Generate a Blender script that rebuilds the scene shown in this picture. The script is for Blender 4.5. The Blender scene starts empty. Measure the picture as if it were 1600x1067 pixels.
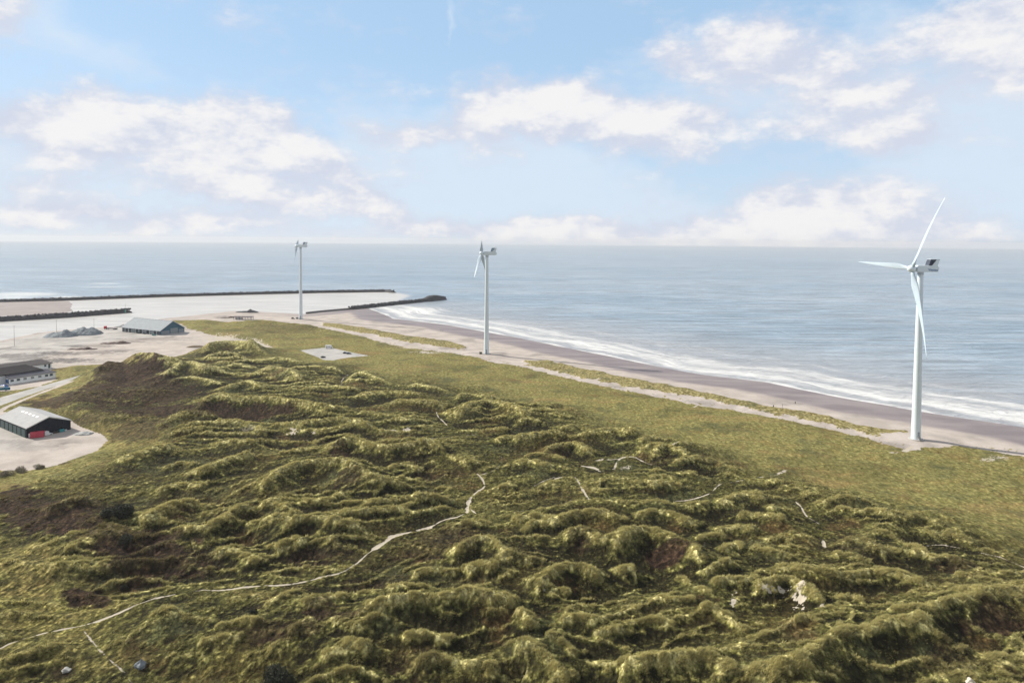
import bpy, bmesh, math, random
import numpy as np
from mathutils import Vector, Matrix
random.seed(7); rng = np.random.default_rng(7)
scene = bpy.context.scene
COL = scene.collection
# ------------------------------------------------------------------ camera
H = 105.0; F = 1067.0; PITCH = math.radians(2.0); ROLL = math.radians(0.43)
CX, CY = 800.0, 413.3
ax_r0 = np.array([1., 0, 0]); ax_f = np.array([0, math.cos(PITCH), -math.sin(PITCH)])
ax_u0 = np.array([0, math.sin(PITCH), math.cos(PITCH)])
ax_r = ax_r0*math.cos(ROLL)+ax_u0*math.sin(ROLL); ax_u = -ax_r0*math.sin(ROLL)+ax_u0*math.cos(ROLL)
cam_d = bpy.data.cameras.new('camera'); cam = bpy.data.objects.new('camera', cam_d); COL.objects.link(cam)
cam.matrix_world = Matrix(((ax_r[0], ax_u[0], -ax_f[0], 0), (ax_r[1], ax_u[1], -ax_f[1], 0), (ax_r[2], ax_u[2], -ax_f[2], H), (0, 0, 0, 1)))
cam_d.sensor_width = 36; cam_d.lens = 36*F/1600
cam_d.shift_y = -(533.5-CY)/1600
cam_d.clip_end = 60000; cam_d.clip_start = 1
scene.camera = cam
def ray(u, v):
    d = ax_f + ax_r*((u-CX)/F) - ax_u*((v-CY)/F)
    return d
def P(u, v, z=3.0):
    d = ray(u, v); t = (z-H)/d[2]
    return np.array([d[0]*t, d[1]*t])
def P3(u, v, z=3.0):
    p = P(u, v, z); return Vector((p[0], p[1], z))
def PX(x, y, z):                                   # world -> photo pixel (for checks)
    q = np.array([x, y, z-H]); w = q@ax_f
    return CX+F*(q@ax_r)/w, CY-F*(q@ax_u)/w
# ------------------------------------------------------------------ world, sun, exposure
SUN_AZ = math.radians(-64); SUN_EL = math.radians(33)      # from ahead, left of the heading
world = bpy.data.worlds.new('World'); scene.world = world; world.use_nodes = True
scene.view_settings.view_transform = 'Standard'; scene.view_settings.look = 'None'
scene.view_settings.exposure = 0.40; scene.view_settings.gamma = 1
sun_d = bpy.data.lights.new('sun', 'SUN'); sun = bpy.data.objects.new('sun', sun_d); COL.objects.link(sun)
sun_d.energy = 5.0; sun_d.angle = math.radians(0.6); sun_d.color = (1, .93, .80)
sd_ = Vector((math.sin(SUN_AZ)*math.cos(SUN_EL), math.cos(SUN_AZ)*math.cos(SUN_EL), math.sin(SUN_EL)))
sun.rotation_euler = sd_.to_track_quat('Z', 'Y').to_euler()
class NT:
    """tiny node graph helper"""
    def __init__(s, tree): s.t = tree; s.t.nodes.clear()
    def n(s, typ, **kw):
        nd = s.t.nodes.new(typ)
        for k, v in kw.items():
            if k.startswith('i_'):
                key = k[2:]; key = int(key) if key.isdigit() else key
                s.set(nd.inputs[key], v)
            else: setattr(nd, k, v)
        return nd
    def set(s, sock, v):
        if isinstance(v, bpy.types.NodeSocket): s.t.links.new(v, sock)
        elif isinstance(v, bpy.types.Node): s.t.links.new(v.outputs[0], sock)
        else:
            if isinstance(v, tuple) and len(v) == 3 and sock.type == 'RGBA': v = v+(1,)
            sock.default_value = v
    def m(s, op, a, b=0.0, c=None, clamp=False):
        nd = s.t.nodes.new('ShaderNodeMath'); nd.operation = op; nd.use_clamp = clamp
        s.set(nd.inputs[0], a); s.set(nd.inputs[1], b)
        if c is not None: s.set(nd.inputs[2], c)
        return nd.outputs[0]
    def vm(s, op, a, b=None, sc=None):
        nd = s.t.nodes.new('ShaderNodeVectorMath'); nd.operation = op
        s.set(nd.inputs[0], a)
        if b is not None: s.set(nd.inputs[1], b)
        if sc is not None: s.set(nd.inputs['Scale'], sc)
        return nd.outputs[1] if op in ('LENGTH', 'DOT_PRODUCT') else nd.outputs[0]
    def mix(s, f, a, b, mode='MIX'):
        nd = s.t.nodes.new('ShaderNodeMix'); nd.data_type = 'RGBA'; nd.blend_type = mode
        s.set(nd.inputs[0], f); s.set(nd.inputs[6], a); s.set(nd.inputs[7], b)
        return nd.outputs[2]
    def noise(s, vec, scale, detail=4, rough=.5, dist=0, lac=2.0, out=0):
        nd = s.t.nodes.new('ShaderNodeTexNoise'); s.set(nd.inputs['Vector'], vec)
        nd.inputs['Scale'].default_value = scale; nd.inputs['Detail'].default_value = detail
        nd.inputs['Roughness'].default_value = rough; nd.inputs['Distortion'].default_value = dist
        nd.inputs['Lacunarity'].default_value = lac
        return nd.outputs[out]
    def ss(s, v, a, b, lo=0.0, hi=1.0):
        nd = s.t.nodes.new('ShaderNodeMapRange'); nd.interpolation_type = 'SMOOTHSTEP'
        s.set(nd.inputs[0], v); s.set(nd.inputs[1], a); s.set(nd.inputs[2], b); s.set(nd.inputs[3], lo); s.set(nd.inputs[4], hi)
        return nd.outputs[0]
    def lin(s, v, a, b, lo=0.0, hi=1.0):
        nd = s.t.nodes.new('ShaderNodeMapRange')
        s.set(nd.inputs[0], v); s.set(nd.inputs[1], a); s.set(nd.inputs[2], b); s.set(nd.inputs[3], lo); s.set(nd.inputs[4], hi)
        return nd.outputs[0]
def azel(u, v):
    d = ray(u, v); d = d/np.linalg.norm(d)
    return math.atan2(d[0], d[1]), math.asin(d[2])
def build_world():
    g = NT(world.node_tree)
    tc = g.n('ShaderNodeTexCoord')
    D = tc.outputs['Generated']
    sky = g.n('ShaderNodeTexSky', sky_type='NISHITA', sun_disc=False, sun_elevation=SUN_EL, sun_rotation=SUN_AZ, altitude=50, air_density=1.0, dust_density=0.6, ozone_density=1.2)
    sx = g.n('ShaderNodeSeparateXYZ', i_0=D)
    az = g.m('ARCTAN2', sx.outputs[0], sx.outputs[1]); el = g.m('ARCSINE', sx.outputs[2])
    ae = g.n('ShaderNodeCombineXYZ', i_0=az, i_1=el, i_2=0.0).outputs[0]
    nz = g.noise(D, 7.0, 6, .55, out=1); nz = g.vm('SUBTRACT', nz, (.5, .5, .5))
    w1 = g.vm('MULTIPLY', nz, (.13, .075, 0.0))
    nz2 = g.noise(D, 30.0, 5, .6, out=1); nz2 = g.vm('SUBTRACT', nz2, (.5, .5, .5))
    w2 = g.vm('MULTIPLY', nz2, (.03, .025, 0.0))
    q = g.vm('ADD', g.vm('ADD', ae, w1), w2)
    def blobs(lst):
        acc = None
        for (u, v, ru, rv, ang, s) in lst:
            a, e = azel(u, v); k = math.cos(a)/F*math.cos(a)
            mp = g.n('ShaderNodeMapping', vector_type='TEXTURE')
            g.set(mp.inputs[0], q); mp.inputs[1].default_value = (a, e, 0)
            mp.inputs[2].default_value = (0, 0, math.radians(ang)); mp.inputs[3].default_value = (ru*1.55*k, rv*1.55*math.cos(a)/F, 1)
            gr = g.n('ShaderNodeTexGradient', gradient_type='SPHERICAL'); g.set(gr.inputs[0], mp.outputs[0])
            val = g.m('MULTIPLY', gr.outputs[1], s)
            acc = val if acc is None else g.m('ADD', acc, val)
        return acc
    A = [(10, 25, 50, 40, 0, .95), (150, 185, 80, 40, 0, 1.1), (255, 205, 160, 45, -8, 1.1), (350, 182, 90, 36, -10, 1), (445, 212, 90, 38, -20, 1.1),
         (520, 258, 80, 30, -20, .9), (350, 250, 160, 30, -6, .5), (330, 300, 130, 26, -6, .8), (480, 310, 130, 28, -8, .9), (590, 325, 70, 20, -8, .8),
         (70, 205, 130, 42, 0, .95), (10, 190, 60, 30, 0, .5), (520, 305, 120, 30, -6, .5), (935, 362, 70, 18, 0, .6), (700, 360, 60, 14, 0, .4), (60, 270, 120, 30, 0, .35), (200, 265, 160, 40, 0, .55), (300, 235, 200, 40, -5, .4), (60, 330, 130, 24, 0, .5), (700, 235, 120, 24, 0, .4), (1100, 180, 90, 26, 0, .45), (1480, 300, 120, 40, 0, .4),
         (635, 205, 75, 20, 0, 1.1), (748, 165, 60, 40, 30, 1.1), (765, 205, 90, 26, 0, .8), (860, 165, 75, 36, -15, 1.2), (940, 190, 120, 40, -14, 1.3), (1050, 212, 100, 36, -10, 1.2),
         (1060, 95, 40, 22, -40, .9), (1100, 130, 50, 22, -20, .8), (1170, 80, 60, 40, -10, 1.1), (1255, 110, 125, 50, -14, 1.25), (1335, 150, 80, 36, -10, 1.0), (1370, 75, 90, 22, -12, .35), (1455, 145, 50, 26, 0, .8),
         (1240, 195, 120, 24, -6, .8), (1350, 222, 110, 26, -12, .9), (1440, 212, 90, 42, 0, 1.1), (1510, 50, 110, 40, 0, 1.0), (1600, 50, 90, 70, 0, 1.3), (1570, 120, 90, 40, 0, .7),
         (640, 362, 60, 14, 0, .8), (720, 358, 90, 22, 0, 1.0), (800, 368, 60, 20, 0, .8), (935, 368, 95, 22, 0, 1.3), (1085, 362, 60, 22, 0, .9), (1190, 335, 80, 46, 0, 1.0),
         (1270, 325, 110, 50, 0, 1.0), (1400, 340, 150, 48, 0, 1.0), (1520, 365, 90, 30, 0, .8), (1180, 372, 260, 18, 0, .8), (110, 340, 130, 26, 0, .8), (300, 355, 120, 22, 0, .7), (450, 350, 100, 18, 0, .6), (860, 350, 120, 20, 0, .5), (20, 300, 90, 24, 0, .5), (1080, 340, 90, 20, 0, .5), (240, 370, 90, 12, 0, .6), (180, 345, 200, 22, 0, .5), (540, 372, 80, 10, 0, .6)]
    V = [(100, 60, 160, 50, -15, .7), (60, 250, 260, 60, 0, .7), (300, 330, 420, 80, 0, .8), (560, 350, 220, 60, 0, .6), (850, 290, 330, 70, -16, 1.0), (760, 240, 160, 60, 0, .5),
         (1250, 150, 330, 90, -8, .7), (1560, 220, 200, 120, 0, .8), (1540, 300, 180, 60, 0, .5), (1350, 350, 420, 60, 0, .6), (320, 75, 60, 15, -20, .3), (699, 45, 9, 60, 8, .45), (1400, 30, 90, 40, 20, .35)]
    f1 = g.noise(g.vm('MULTIPLY', D, (1, 1, 1.9)), 8.0, 9, .64); f1 = g.m('SUBTRACT', f1, .5)
    f3 = g.noise(g.vm('MULTIPLY', D, (1, 1, 2.2)), 26.0, 7, .65); f3 = g.m('SUBTRACT', f3, .5)
    f1b = g.noise(g.vm('MULTIPLY', g.vm('ADD', D, (-.006, 0.0, .022)), (1, 1, 1.9)), 8.0, 9, .64)
    relief = g.m('MULTIPLY', g.m('SUBTRACT', g.m('ADD', f1, .5), f1b), 4.5)
    f2 = g.noise(g.vm('MULTIPLY', D, (1, 1, 3.0)), 4.0, 6, .6); f2 = g.m('SUBTRACT', f2, .5)
    front = g.m('MULTIPLY', g.ss(sx.outputs[1], .25, .55), g.ss(el, .62, .46))
    a = g.m('ADD', g.m('ADD', g.m('MULTIPLY', blobs(A), .88), g.m('MULTIPLY', f1, 2.3)), g.m('MULTIPLY', f3, .9))
    # unseen cloud outside the picture, added as neutral grey fill for the light
    fill_cloud = g.ss(g.m('ADD', f2, g.m('MULTIPLY', f1, .5)), -.35, .1)
    fill_cloud = g.m('MULTIPLY', fill_cloud, g.m('SUBTRACT', 1.0, front))
    dens = g.m('MULTIPLY', g.m('MULTIPLY', g.ss(a, -.05, 1.05), .95), front)
    v = g.m('ADD', g.m('ADD', blobs(V), g.m('MULTIPLY', f2, .9)), g.m('MULTIPLY', f1, .8))
    veil = g.m('MULTIPLY', g.m('MULTIPLY', g.ss(v, -.05, .8), .85), front)
    low = g.ss(el, .0, .30, .50, 0.10)
    veil = g.m('MAXIMUM', veil, low)
    st = .10
    k = 1/st
    sk = g.mix(.72, sky, (.325*k, .50*k, .71*k))
    core = g.ss(g.m('ADD', g.m('ADD', a, relief), g.m('MULTIPLY', f3, .9)), .25, 1.85)
    cc = g.mix(core, (.50*k, .53*k, .62*k), (.705*k, .695*k, .695*k))
    c = g.mix(veil, sk, (.545*k, .625*k, .715*k))
    c = g.mix(dens, c, cc)
    c = g.mix(fill_cloud, c, (.42*k, .41*k, .41*k))
    bg = g.n('ShaderNodeBackground', i_0=c, i_1=st)
    out = g.n('ShaderNodeOutputWorld'); g.set(out.inputs[0], bg.outputs[0])
    world.cycles.sampling_method = 'MANUAL'; world.cycles.sample_map_resolution = 512
build_world()
# ------------------------------------------------------------------ numpy noise
def perlin(x, y, seed):
    r = np.random.default_rng(seed); ang = r.random((256, 256))*2*np.pi
    gx, gy = np.cos(ang), np.sin(ang)
    xi = np.floor(x).astype(np.int64); yi = np.floor(y).astype(np.int64)
    xf = x-xi; yf = y-yi
    u = xf*xf*xf*(xf*(xf*6-15)+10); v = yf*yf*yf*(yf*(yf*6-15)+10)
    def gd(i, j, a, b):
        I = (xi+i) & 255; J = (yi+j) & 255
        return gx[I, J]*a+gy[I, J]*b
    n00 = gd(0, 0, xf, yf); n10 = gd(1, 0, xf-1, yf); n01 = gd(0, 1, xf, yf-1); n11 = gd(1, 1, xf-1, yf-1)
    return (n00*(1-u)+n10*u)*(1-v)+(n01*(1-u)+n11*u)*v*1.0
def fbm(x, y, wl, seed, oct=4, gain=.5):
    s = 0; a = 1; t = 0
    for i in range(oct):
        s = s+a*perlin(x/wl+7.3*i, y/wl-3.1*i, seed+i); t += a; a *= gain; wl /= 2.03
    return s/t*1.6
def sstep(v, a, b):
    t = np.clip((v-a)/(b-a), 0, 1); return t*t*(3-2*t)
def poly_w(pts, z=3.0): return np.array([P(u, v, z) for u, v in pts])
def seg_dist(px, py, a, b):
    d = b-a; L = max(d@d, 1e-9)
    t = np.clip(((px-a[0])*d[0]+(py-a[1])*d[1])/L, 0, 1)
    return np.hypot(px-a[0]-t*d[0], py-a[1]-t*d[1]), t
def sdist(px, py, poly, closed=True):              # signed distance, positive inside
    dm = np.full(px.shape, 1e9); ins = np.zeros(px.shape, bool); n = len(poly)
    for i in range(n):
        a, b = poly[i], poly[(i+1) % n]
        d, _ = seg_dist(px, py, a, b); dm = np.minimum(dm, d)
        if b[1] != a[1]:
            c = ((a[1] > py) != (b[1] > py)) & (px < (b[0]-a[0])*(py-a[1])/(b[1]-a[1])+a[0])
            ins ^= c
    return np.where(ins, dm, -dm)
def ldist(px, py, line, r):
    """distance to a polyline, computed only within r"""
    out = np.full(px.shape, 1e9); par = np.zeros(px.shape)
    lens = [0]
    for i in range(len(line)-1): lens.append(lens[-1]+np.linalg.norm(line[i+1]-line[i]))
    side = np.zeros(px.shape)
    for i in range(len(line)-1):
        a, b = line[i], line[i+1]
        m = (px > min(a[0], b[0])-r) & (px < max(a[0], b[0])+r) & (py > min(a[1], b[1])-r) & (py < max(a[1], b[1])+r)
        idx = np.nonzero(m)
        if len(idx[0]) == 0: continue
        x, y = px[idx], py[idx]
        d, t = seg_dist(x, y, a, b); o = out[idx]; k = d < o
        sub = tuple(q[k] for q in idx)
        out[sub] = d[k]; par[sub] = (lens[i]+t[k]*(lens[i+1]-lens[i]))/lens[-1]
        cr = (b[0]-a[0])*(y-a[1])-(b[1]-a[1])*(x-a[0]); side[sub] = np.sign(cr[k])
    return out, par, side
# ------------------------------------------------------------------ map of the place
LAND = [(4200, 1400), (2400, 850), (1800, 712), (1600, 668), (1428, 641), (1319, 622), (1194, 597), (1100, 586), (1075, 582), (966, 560), (841, 534), (760, 519), (700, 508), (653, 502),
        (616, 498), (601, 492), (588, 486), (575, 482), (548, 484), (475, 491), (404, 487), (364, 486), (300, 493), (254, 498), (190, 510), (120, 514), (60, 520), (0, 533), (-300, 560), (-900, 640), (-1500, 900), (-1500, 2300), (4200, 2600)]
SPIT = [(-500, 474), (0, 470.5), (107, 470.5), (113, 474), (111, 480), (112, 486), (100, 490), (0, 494), (-500, 505)]
GRASS = [(3000, 1150), (1800, 770), (1600, 706), (1475, 690), (1437, 698), (1412, 698), (1350, 679), (1225, 651), (1075, 626), (919, 595), (806, 568), (762, 562), (747, 556), (700, 548), (632, 541), (550, 520), (475, 504.5),
         (400, 502), (355, 502), (330, 499), (254, 497.5), (285, 505), (291, 511), (316, 517), (322, 521), (345, 524), (400, 531), (425, 541), (400, 542), (370, 536), (335, 538), (300, 550),
         (255, 560), (165, 566), (110, 569), (80, 575), (88, 591), (60, 601), (10, 607), (-100, 612), (-600, 700), (-1400, 900), (-1400, 2200), (3000, 2400)]
DIRT = [(90,552,38,3.2,1), (152,551,34,2.6,.7), (125,541,22,1.6,.9), (165,541,20,1.2,.6), (200,534,30,1.4,.6), (40,560,40,4,.7), (100,563,48,4,1), (30,556,60,4,.8), (20,570,50,4,.8), (60,530,60,3,.4), (230,530,60,2.5,.5), (180,548,40,2,.4), (60,700,50,5,.3), (90,690,40,4,.3), (20,690,40,4,.4), (350,495,14,3,.5), (200,520,40,2,.3), (270,528,30,2,.4), (150,540,30,2,.5), (40,545,60,2,.5)]
DUNE = [(3000, 1400), (1800, 900), (1600, 838), (1430, 785), (1230, 740), (1150, 705), (1000, 675), (900, 645), (800, 618), (740, 603), (620, 580), (560, 567), (480, 566), (430, 545), (400, 543), (330, 542), (270, 558),
        (200, 570), (150, 580), (120, 600), (60, 640), (110, 665), (175, 690), (120, 725), (60, 745), (-100, 760), (-600, 900), (-1400, 1200), (-1400, 2200), (3000, 2400)]
YARD = [(112, 658), (127, 667), (161, 679), (169, 688), (150, 705), (84, 728), (45, 735), (0, 735), (-250, 730), (-250, 620), (20, 645)]
ROAD = [(-200, 668), (0, 621), (47, 608), (90, 596), (126, 586), (114, 593), (95, 601), (72, 608), (40, 619), (0, 634), (-200, 700)]
ROAD2 = [(112, 596), (75, 610), (40, 624), (0, 641), (-100, 680)]
LOT = [(469, 547), (508, 543), (520, 543.5), (539, 548), (563, 553), (577, 555.5), (548, 558), (531, 560.5), (520, 563), (505, 562), (493, 556.5), (475, 550)]
FORE1 = [(501, 502.5), (531, 505), (587, 514), (634, 523), (700, 531), (735, 541), (722, 546), (690, 541), (634, 534), (587, 523), (531, 514), (503, 508)]
FORE2 = [(812, 562), (856, 561), (919, 575), (981, 587), (1044, 598), (1200, 631), (1287, 645), (1350, 662), (1419, 672), (1424, 677), (1375, 681), (1350, 676), (1287, 660), (1194, 642), (1100, 622), (981, 603), (887, 584), (825, 570)]
# crest lines of the dunes: (points, height above the hollow, width)
RID = [
([(330,700),(360,692),(395,695),(430,700)],3,6), ([(250,735),(280,725),(310,730)],3,6), ([(430,860),(455,848),(480,852)],3,6), ([(330,870),(355,862),(380,868),(400,880)],3,6),
([(250,770),(285,760),(320,765)],3,7), ([(600,735),(630,728),(660,735)],3,6), ([(770,690),(800,684),(830,692)],3,6), ([(820,715),(850,712),(880,722)],2.5,5), ([(660,790),(700,800),(740,796)],2,5),
([(1130,735),(1160,745),(1200,748)],3,6), ([(1150,800),(1185,806),(1230,815)],3,6), ([(1260,775),(1300,782),(1350,785)],2.5,6), ([(1090,850),(1110,838),(1140,840)],2.5,5), ([(1170,862),(1200,870),(1240,880)],2.5,5),
([(1300,870),(1330,880),(1370,888)],2.5,5), ([(1480,905),(1520,915),(1570,918)],3,5), ([(1400,945),(1440,940),(1490,930)],2.5,5), ([(1020,945),(1050,955),(1085,950)],2.5,4), ([(880,985),(905,975),(935,985)],2.5,4),
([(600,930),(640,925),(690,930)],2.5,6), ([(480,960),(510,945),(545,940)],3,6), ([(360,940),(400,930),(430,935)],2,5), ([(330,985),(370,978),(410,985)],2.5,5), ([(640,1040),(680,1030),(730,1035),(780,1045)],3,5),
([(500,1040),(540,1025),(580,1030)],3,5), ([(850,1000),(880,1010),(900,1030)],2.5,4), ([(1220,985),(1250,1000),(1290,1000)],2.5,4), ([(640,600),(680,606),(720,612)],3,7), ([(560,650),(600,656),(640,655)],3,7), ([(330,660),(380,665),(420,680)],3,7),
([(440,640),(480,650),(530,655)],3,8), ([(200,690),(240,700),(290,712)],2.5,8), ([(150,830),(200,845),(240,840)],2.5,6), ([(60,890),(100,880),(140,885)],1.5,6),
([(225,822),(240,812),(262,801),(287,791),(310,790)],4,8), ([(275,840),(300,830),(325,832),(350,817),(375,805),(400,795)],4,7),
([(312,745),(325,737),(350,727),(375,717),(400,711)],5,8), ([(400,812),(415,812),(432,815),(450,822),(482,817),(505,817),(525,825),(550,824),(575,827),(590,835),(600,842)],5,7),
([(510,845),(525,856),(550,854),(575,856)],3,5), ([(400,795),(420,795),(440,800),(455,810),(470,815)],4,6),
([(407,767),(425,747),(450,737),(482,727),(510,725),(540,725),(555,737),(575,747),(590,750),(612,747),(625,755)],7,10),
([(507,707),(525,700),(550,691),(575,700),(600,706),(625,702),(650,700),(675,697),(700,705),(720,717),(745,735)],6,9),
([(630,777),(652,787),(672,785),(700,785),(725,775),(750,765)],3.5,6), ([(525,815),(562,809),(600,806),(632,802),(652,790)],3,5),
([(655,838),(680,833),(712,829),(750,829),(775,825)],2.2,6), ([(712,872),(732,855),(757,852),(775,860),(790,872),(785,890)],5,8),
([(420,662),(450,664),(470,667),(500,665),(530,662),(560,665),(575,669),(612,672),(640,672)],4,7), ([(682,642),(700,647),(715,651),(737,647),(750,640)],4,7),
([(725,670),(762,670),(795,667)],3,6), ([(577,692),(600,689),(625,690),(650,686),(687,684),(737,679)],3,6), ([(742,740),(762,732),(787,730),(800,732)],3,6),
([(760,767),(780,762),(800,760)],3,7), ([(800,664),(820,657),(850,660)],3,7), ([(882,670),(910,662),(930,672)],3.5,7),
([(900,677),(930,675),(955,670),(975,672),(1000,680)],5,8), ([(800,685),(832,681),(862,676),(882,677)],4.5,8), ([(850,702),(875,697),(895,692),(910,699),(927,707)],4,6),
([(1000,695),(1025,687),(1045,687),(1070,686)],3,6), ([(970,715),(995,707),(1020,700),(1045,696),(1062,691),(1075,687),(1095,691),(1102,696)],3,6),
([(1012,717),(1025,705),(1040,696),(1062,705),(1075,715)],4,7), ([(1025,727),(1050,721),(1082,716),(1100,717),(1125,717),(1145,725),(1170,735)],4,7),
([(1112,717),(1150,715),(1200,717)],2.5,6), ([(800,729),(832,727),(862,737)],3,7), ([(835,759),(857,747),(880,741),(900,744),(920,765),(940,770),(955,767)],5,9),
([(1017,741),(1037,736),(1065,739),(1090,742)],3,6), ([(1012,767),(1037,760),(1070,761)],3,6), ([(1017,757),(1035,751),(1060,755)],2.5,5),
([(800,800),(830,795),(865,790),(897,781),(920,781),(950,784),(990,786),(1025,784),(1075,784),(1112,780)],4,6.5), ([(1125,787),(1155,776),(1175,776),(1200,785)],3,7),
([(862,830),(882,815),(905,807),(930,805),(955,810),(985,812)],4,6), ([(800,817),(825,815),(850,815),(870,825)],4,6), ([(817,840),(830,827),(847,826),(857,835)],3,5),
([(885,845),(900,837),(917,835),(935,850),(952,852),(970,845),(982,832)],4.5,5.5), ([(960,860),(982,840),(1005,832),(1025,835),(1050,845),(1070,857),(1082,870),(1090,887)],5.5,7),
([(992,812),(1017,802),(1050,806),(1070,815),(1087,822)],3,6), ([(1127,870),(1145,857),(1165,862)],3,5), ([(1295,757),(1312,750),(1330,757)],2.5,5),
([(1440,792),(1462,790),(1487,796),(1520,802),(1540,812),(1557,825)],4,6), ([(1510,797),(1537,796),(1562,805),(1587,815)],3.5,6), ([(1370,807),(1390,805),(1412,807),(1430,802),(1455,805),(1470,817)],4,6),
([(1490,822),(1505,816),(1520,825)],3,5), ([(1557,825),(1575,817),(1600,818),(1640,822)],3.5,6), ([(1460,835),(1487,830),(1507,840),(1525,847)],3.5,6), ([(1200,797),(1225,795),(1255,800)],3,6),
([(1250,837),(1272,840),(1285,850),(1312,850),(1345,850),(1365,862),(1380,875)],3.5,6), ([(1340,842),(1362,836),(1387,835),(1407,845),(1420,860),(1450,865)],3.5,6),
([(1415,875),(1430,872),(1450,877),(1470,885)],3,5), ([(1470,875),(1495,877),(1525,890),(1550,895),(1575,897),(1600,897),(1660,900)],4,6),
([(1202,900),(1230,900),(1265,905),(1300,907),(1332,906),(1360,903),(1375,905),(1400,907),(1420,915),(1450,922),(1465,932)],4.5,6.5),
([(1355,967),(1387,972),(1425,974),(1457,967),(1482,959),(1525,949),(1562,942),(1600,937),(1700,925)],6.5,11), ([(1190,1075),(1230,1042),(1262,1022),(1287,1007),(1320,994),(1355,992),(1400,990),(1437,985),(1470,972)],7,11),
([(1307,952),(1325,939),(1340,944),(1355,960)],3,4), ([(1180,930),(1205,920),(1225,917),(1250,925),(1275,945),(1295,962)],5,4.5), ([(840,924),(857,909),(877,894),(900,890),(920,897),(940,904)],5,5.5), ([(960,899),(975,892),(992,892)],3,4.5),
([(820,894),(832,884),(855,887)],3,5), ([(1095,912),(1112,897),(1127,887),(1150,887)],3.5,5), ([(1107,927),(1132,919),(1162,922),(1190,914)],3.5,5), ([(860,937),(875,926),(895,932)],3,4),
([(975,960),(985,953),(995,965)],2.5,3), ([(1087,967),(1107,965),(1130,977),(1150,992),(1170,1005)],3.5,3.5), ([(965,1030),(980,1032),(1000,1042),(1037,1042),(1070,1041),(1100,1037),(1122,1047),(1162,1060)],4.5,5),
([(800,1017),(815,1012),(832,1014),(850,1030),(865,1047),(882,1060)],4.5,5), ([(800,964),(815,972),(827,992)],3.5,4), ([(927,997),(950,994),(980,993)],2.5,3),
([(412,950),(437,940),(462,927),(475,917)],3,6), ([(560,970),(595,960),(625,952),(650,946),(675,944),(700,940),(725,937),(750,940),(775,942),(800,950)],6,8),
([(550,1005),(575,990),(605,972),(625,960)],4,6), ([(450,1007),(475,990),(500,980)],3,6), ([(720,957),(750,947),(775,952),(800,960)],3,5), ([(725,900),(757,890),(782,902)],4,6),
([(250,950),(270,962),(300,967),(342,967)],3,4.5), ([(160,1007),(180,999),(200,1004)],2,4),
([(315,547),(337,537),(362,534),(387,537),(419,547),(459,556)],9,14), ([(135,580),(160,563),(180,555),(200,553),(225,558),(262,570)],11,15),([(262,600),(300,592),(345,600)],4,9), ([(253,590),(281,578),(300,572),(325,584)],7,12),
([(356,609),(387,597),(412,609)],6,11), ([(306,634),(334,622),(362,625),(419,625),(481,637),(544,640)],7,11), ([(406,578),(431,578),(450,584),(472,594)],5,10), ([(450,575),(497,572),(528,578)],4,9),
([(534,594),(559,584),(578,587),(606,594)],4,8), ([(606,634),(637,631),(681,634),(700,637)],4,8), ([(700,650),(719,647),(734,637),(753,631),(775,631),(803,641),(831,653)],5,8), ([(712,625),(741,620),(772,628)],4,8),
([(875,672),(900,666),(931,664)],3,6), ([(12,750),(32,742),(55,745),(90,738)],4,8), ([(75,800),(107,787),(140,780)],4,7), ([(470,612),(510,606),(560,610)],4,9), ([(560,618),(610,612),(660,618)],3.5,8),
([(180,722),(230,708),(280,700)],4,10), ([(230,670),(260,655),(300,648),(340,650)],5,10), ([(100,870),(140,850),(190,840)],3,8), ([(1230,770),(1260,765),(1290,772)],2.5,6), ([(1120,830),(1150,822),(1190,828)],3,6), ([(1050,900),(1070,925),(1110,950)],2,5),
([(1200,850),(1225,845),(1240,855)],2.5,5), ([(640,905),(680,895),(720,905)],3,7), ([(490,900),(520,885),(560,880)],2.5,7), ([(620,1010),(660,1000),(700,1010)],3,6), ([(300,1010),(340,1000),(380,1003)],2.5,6)]
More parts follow.
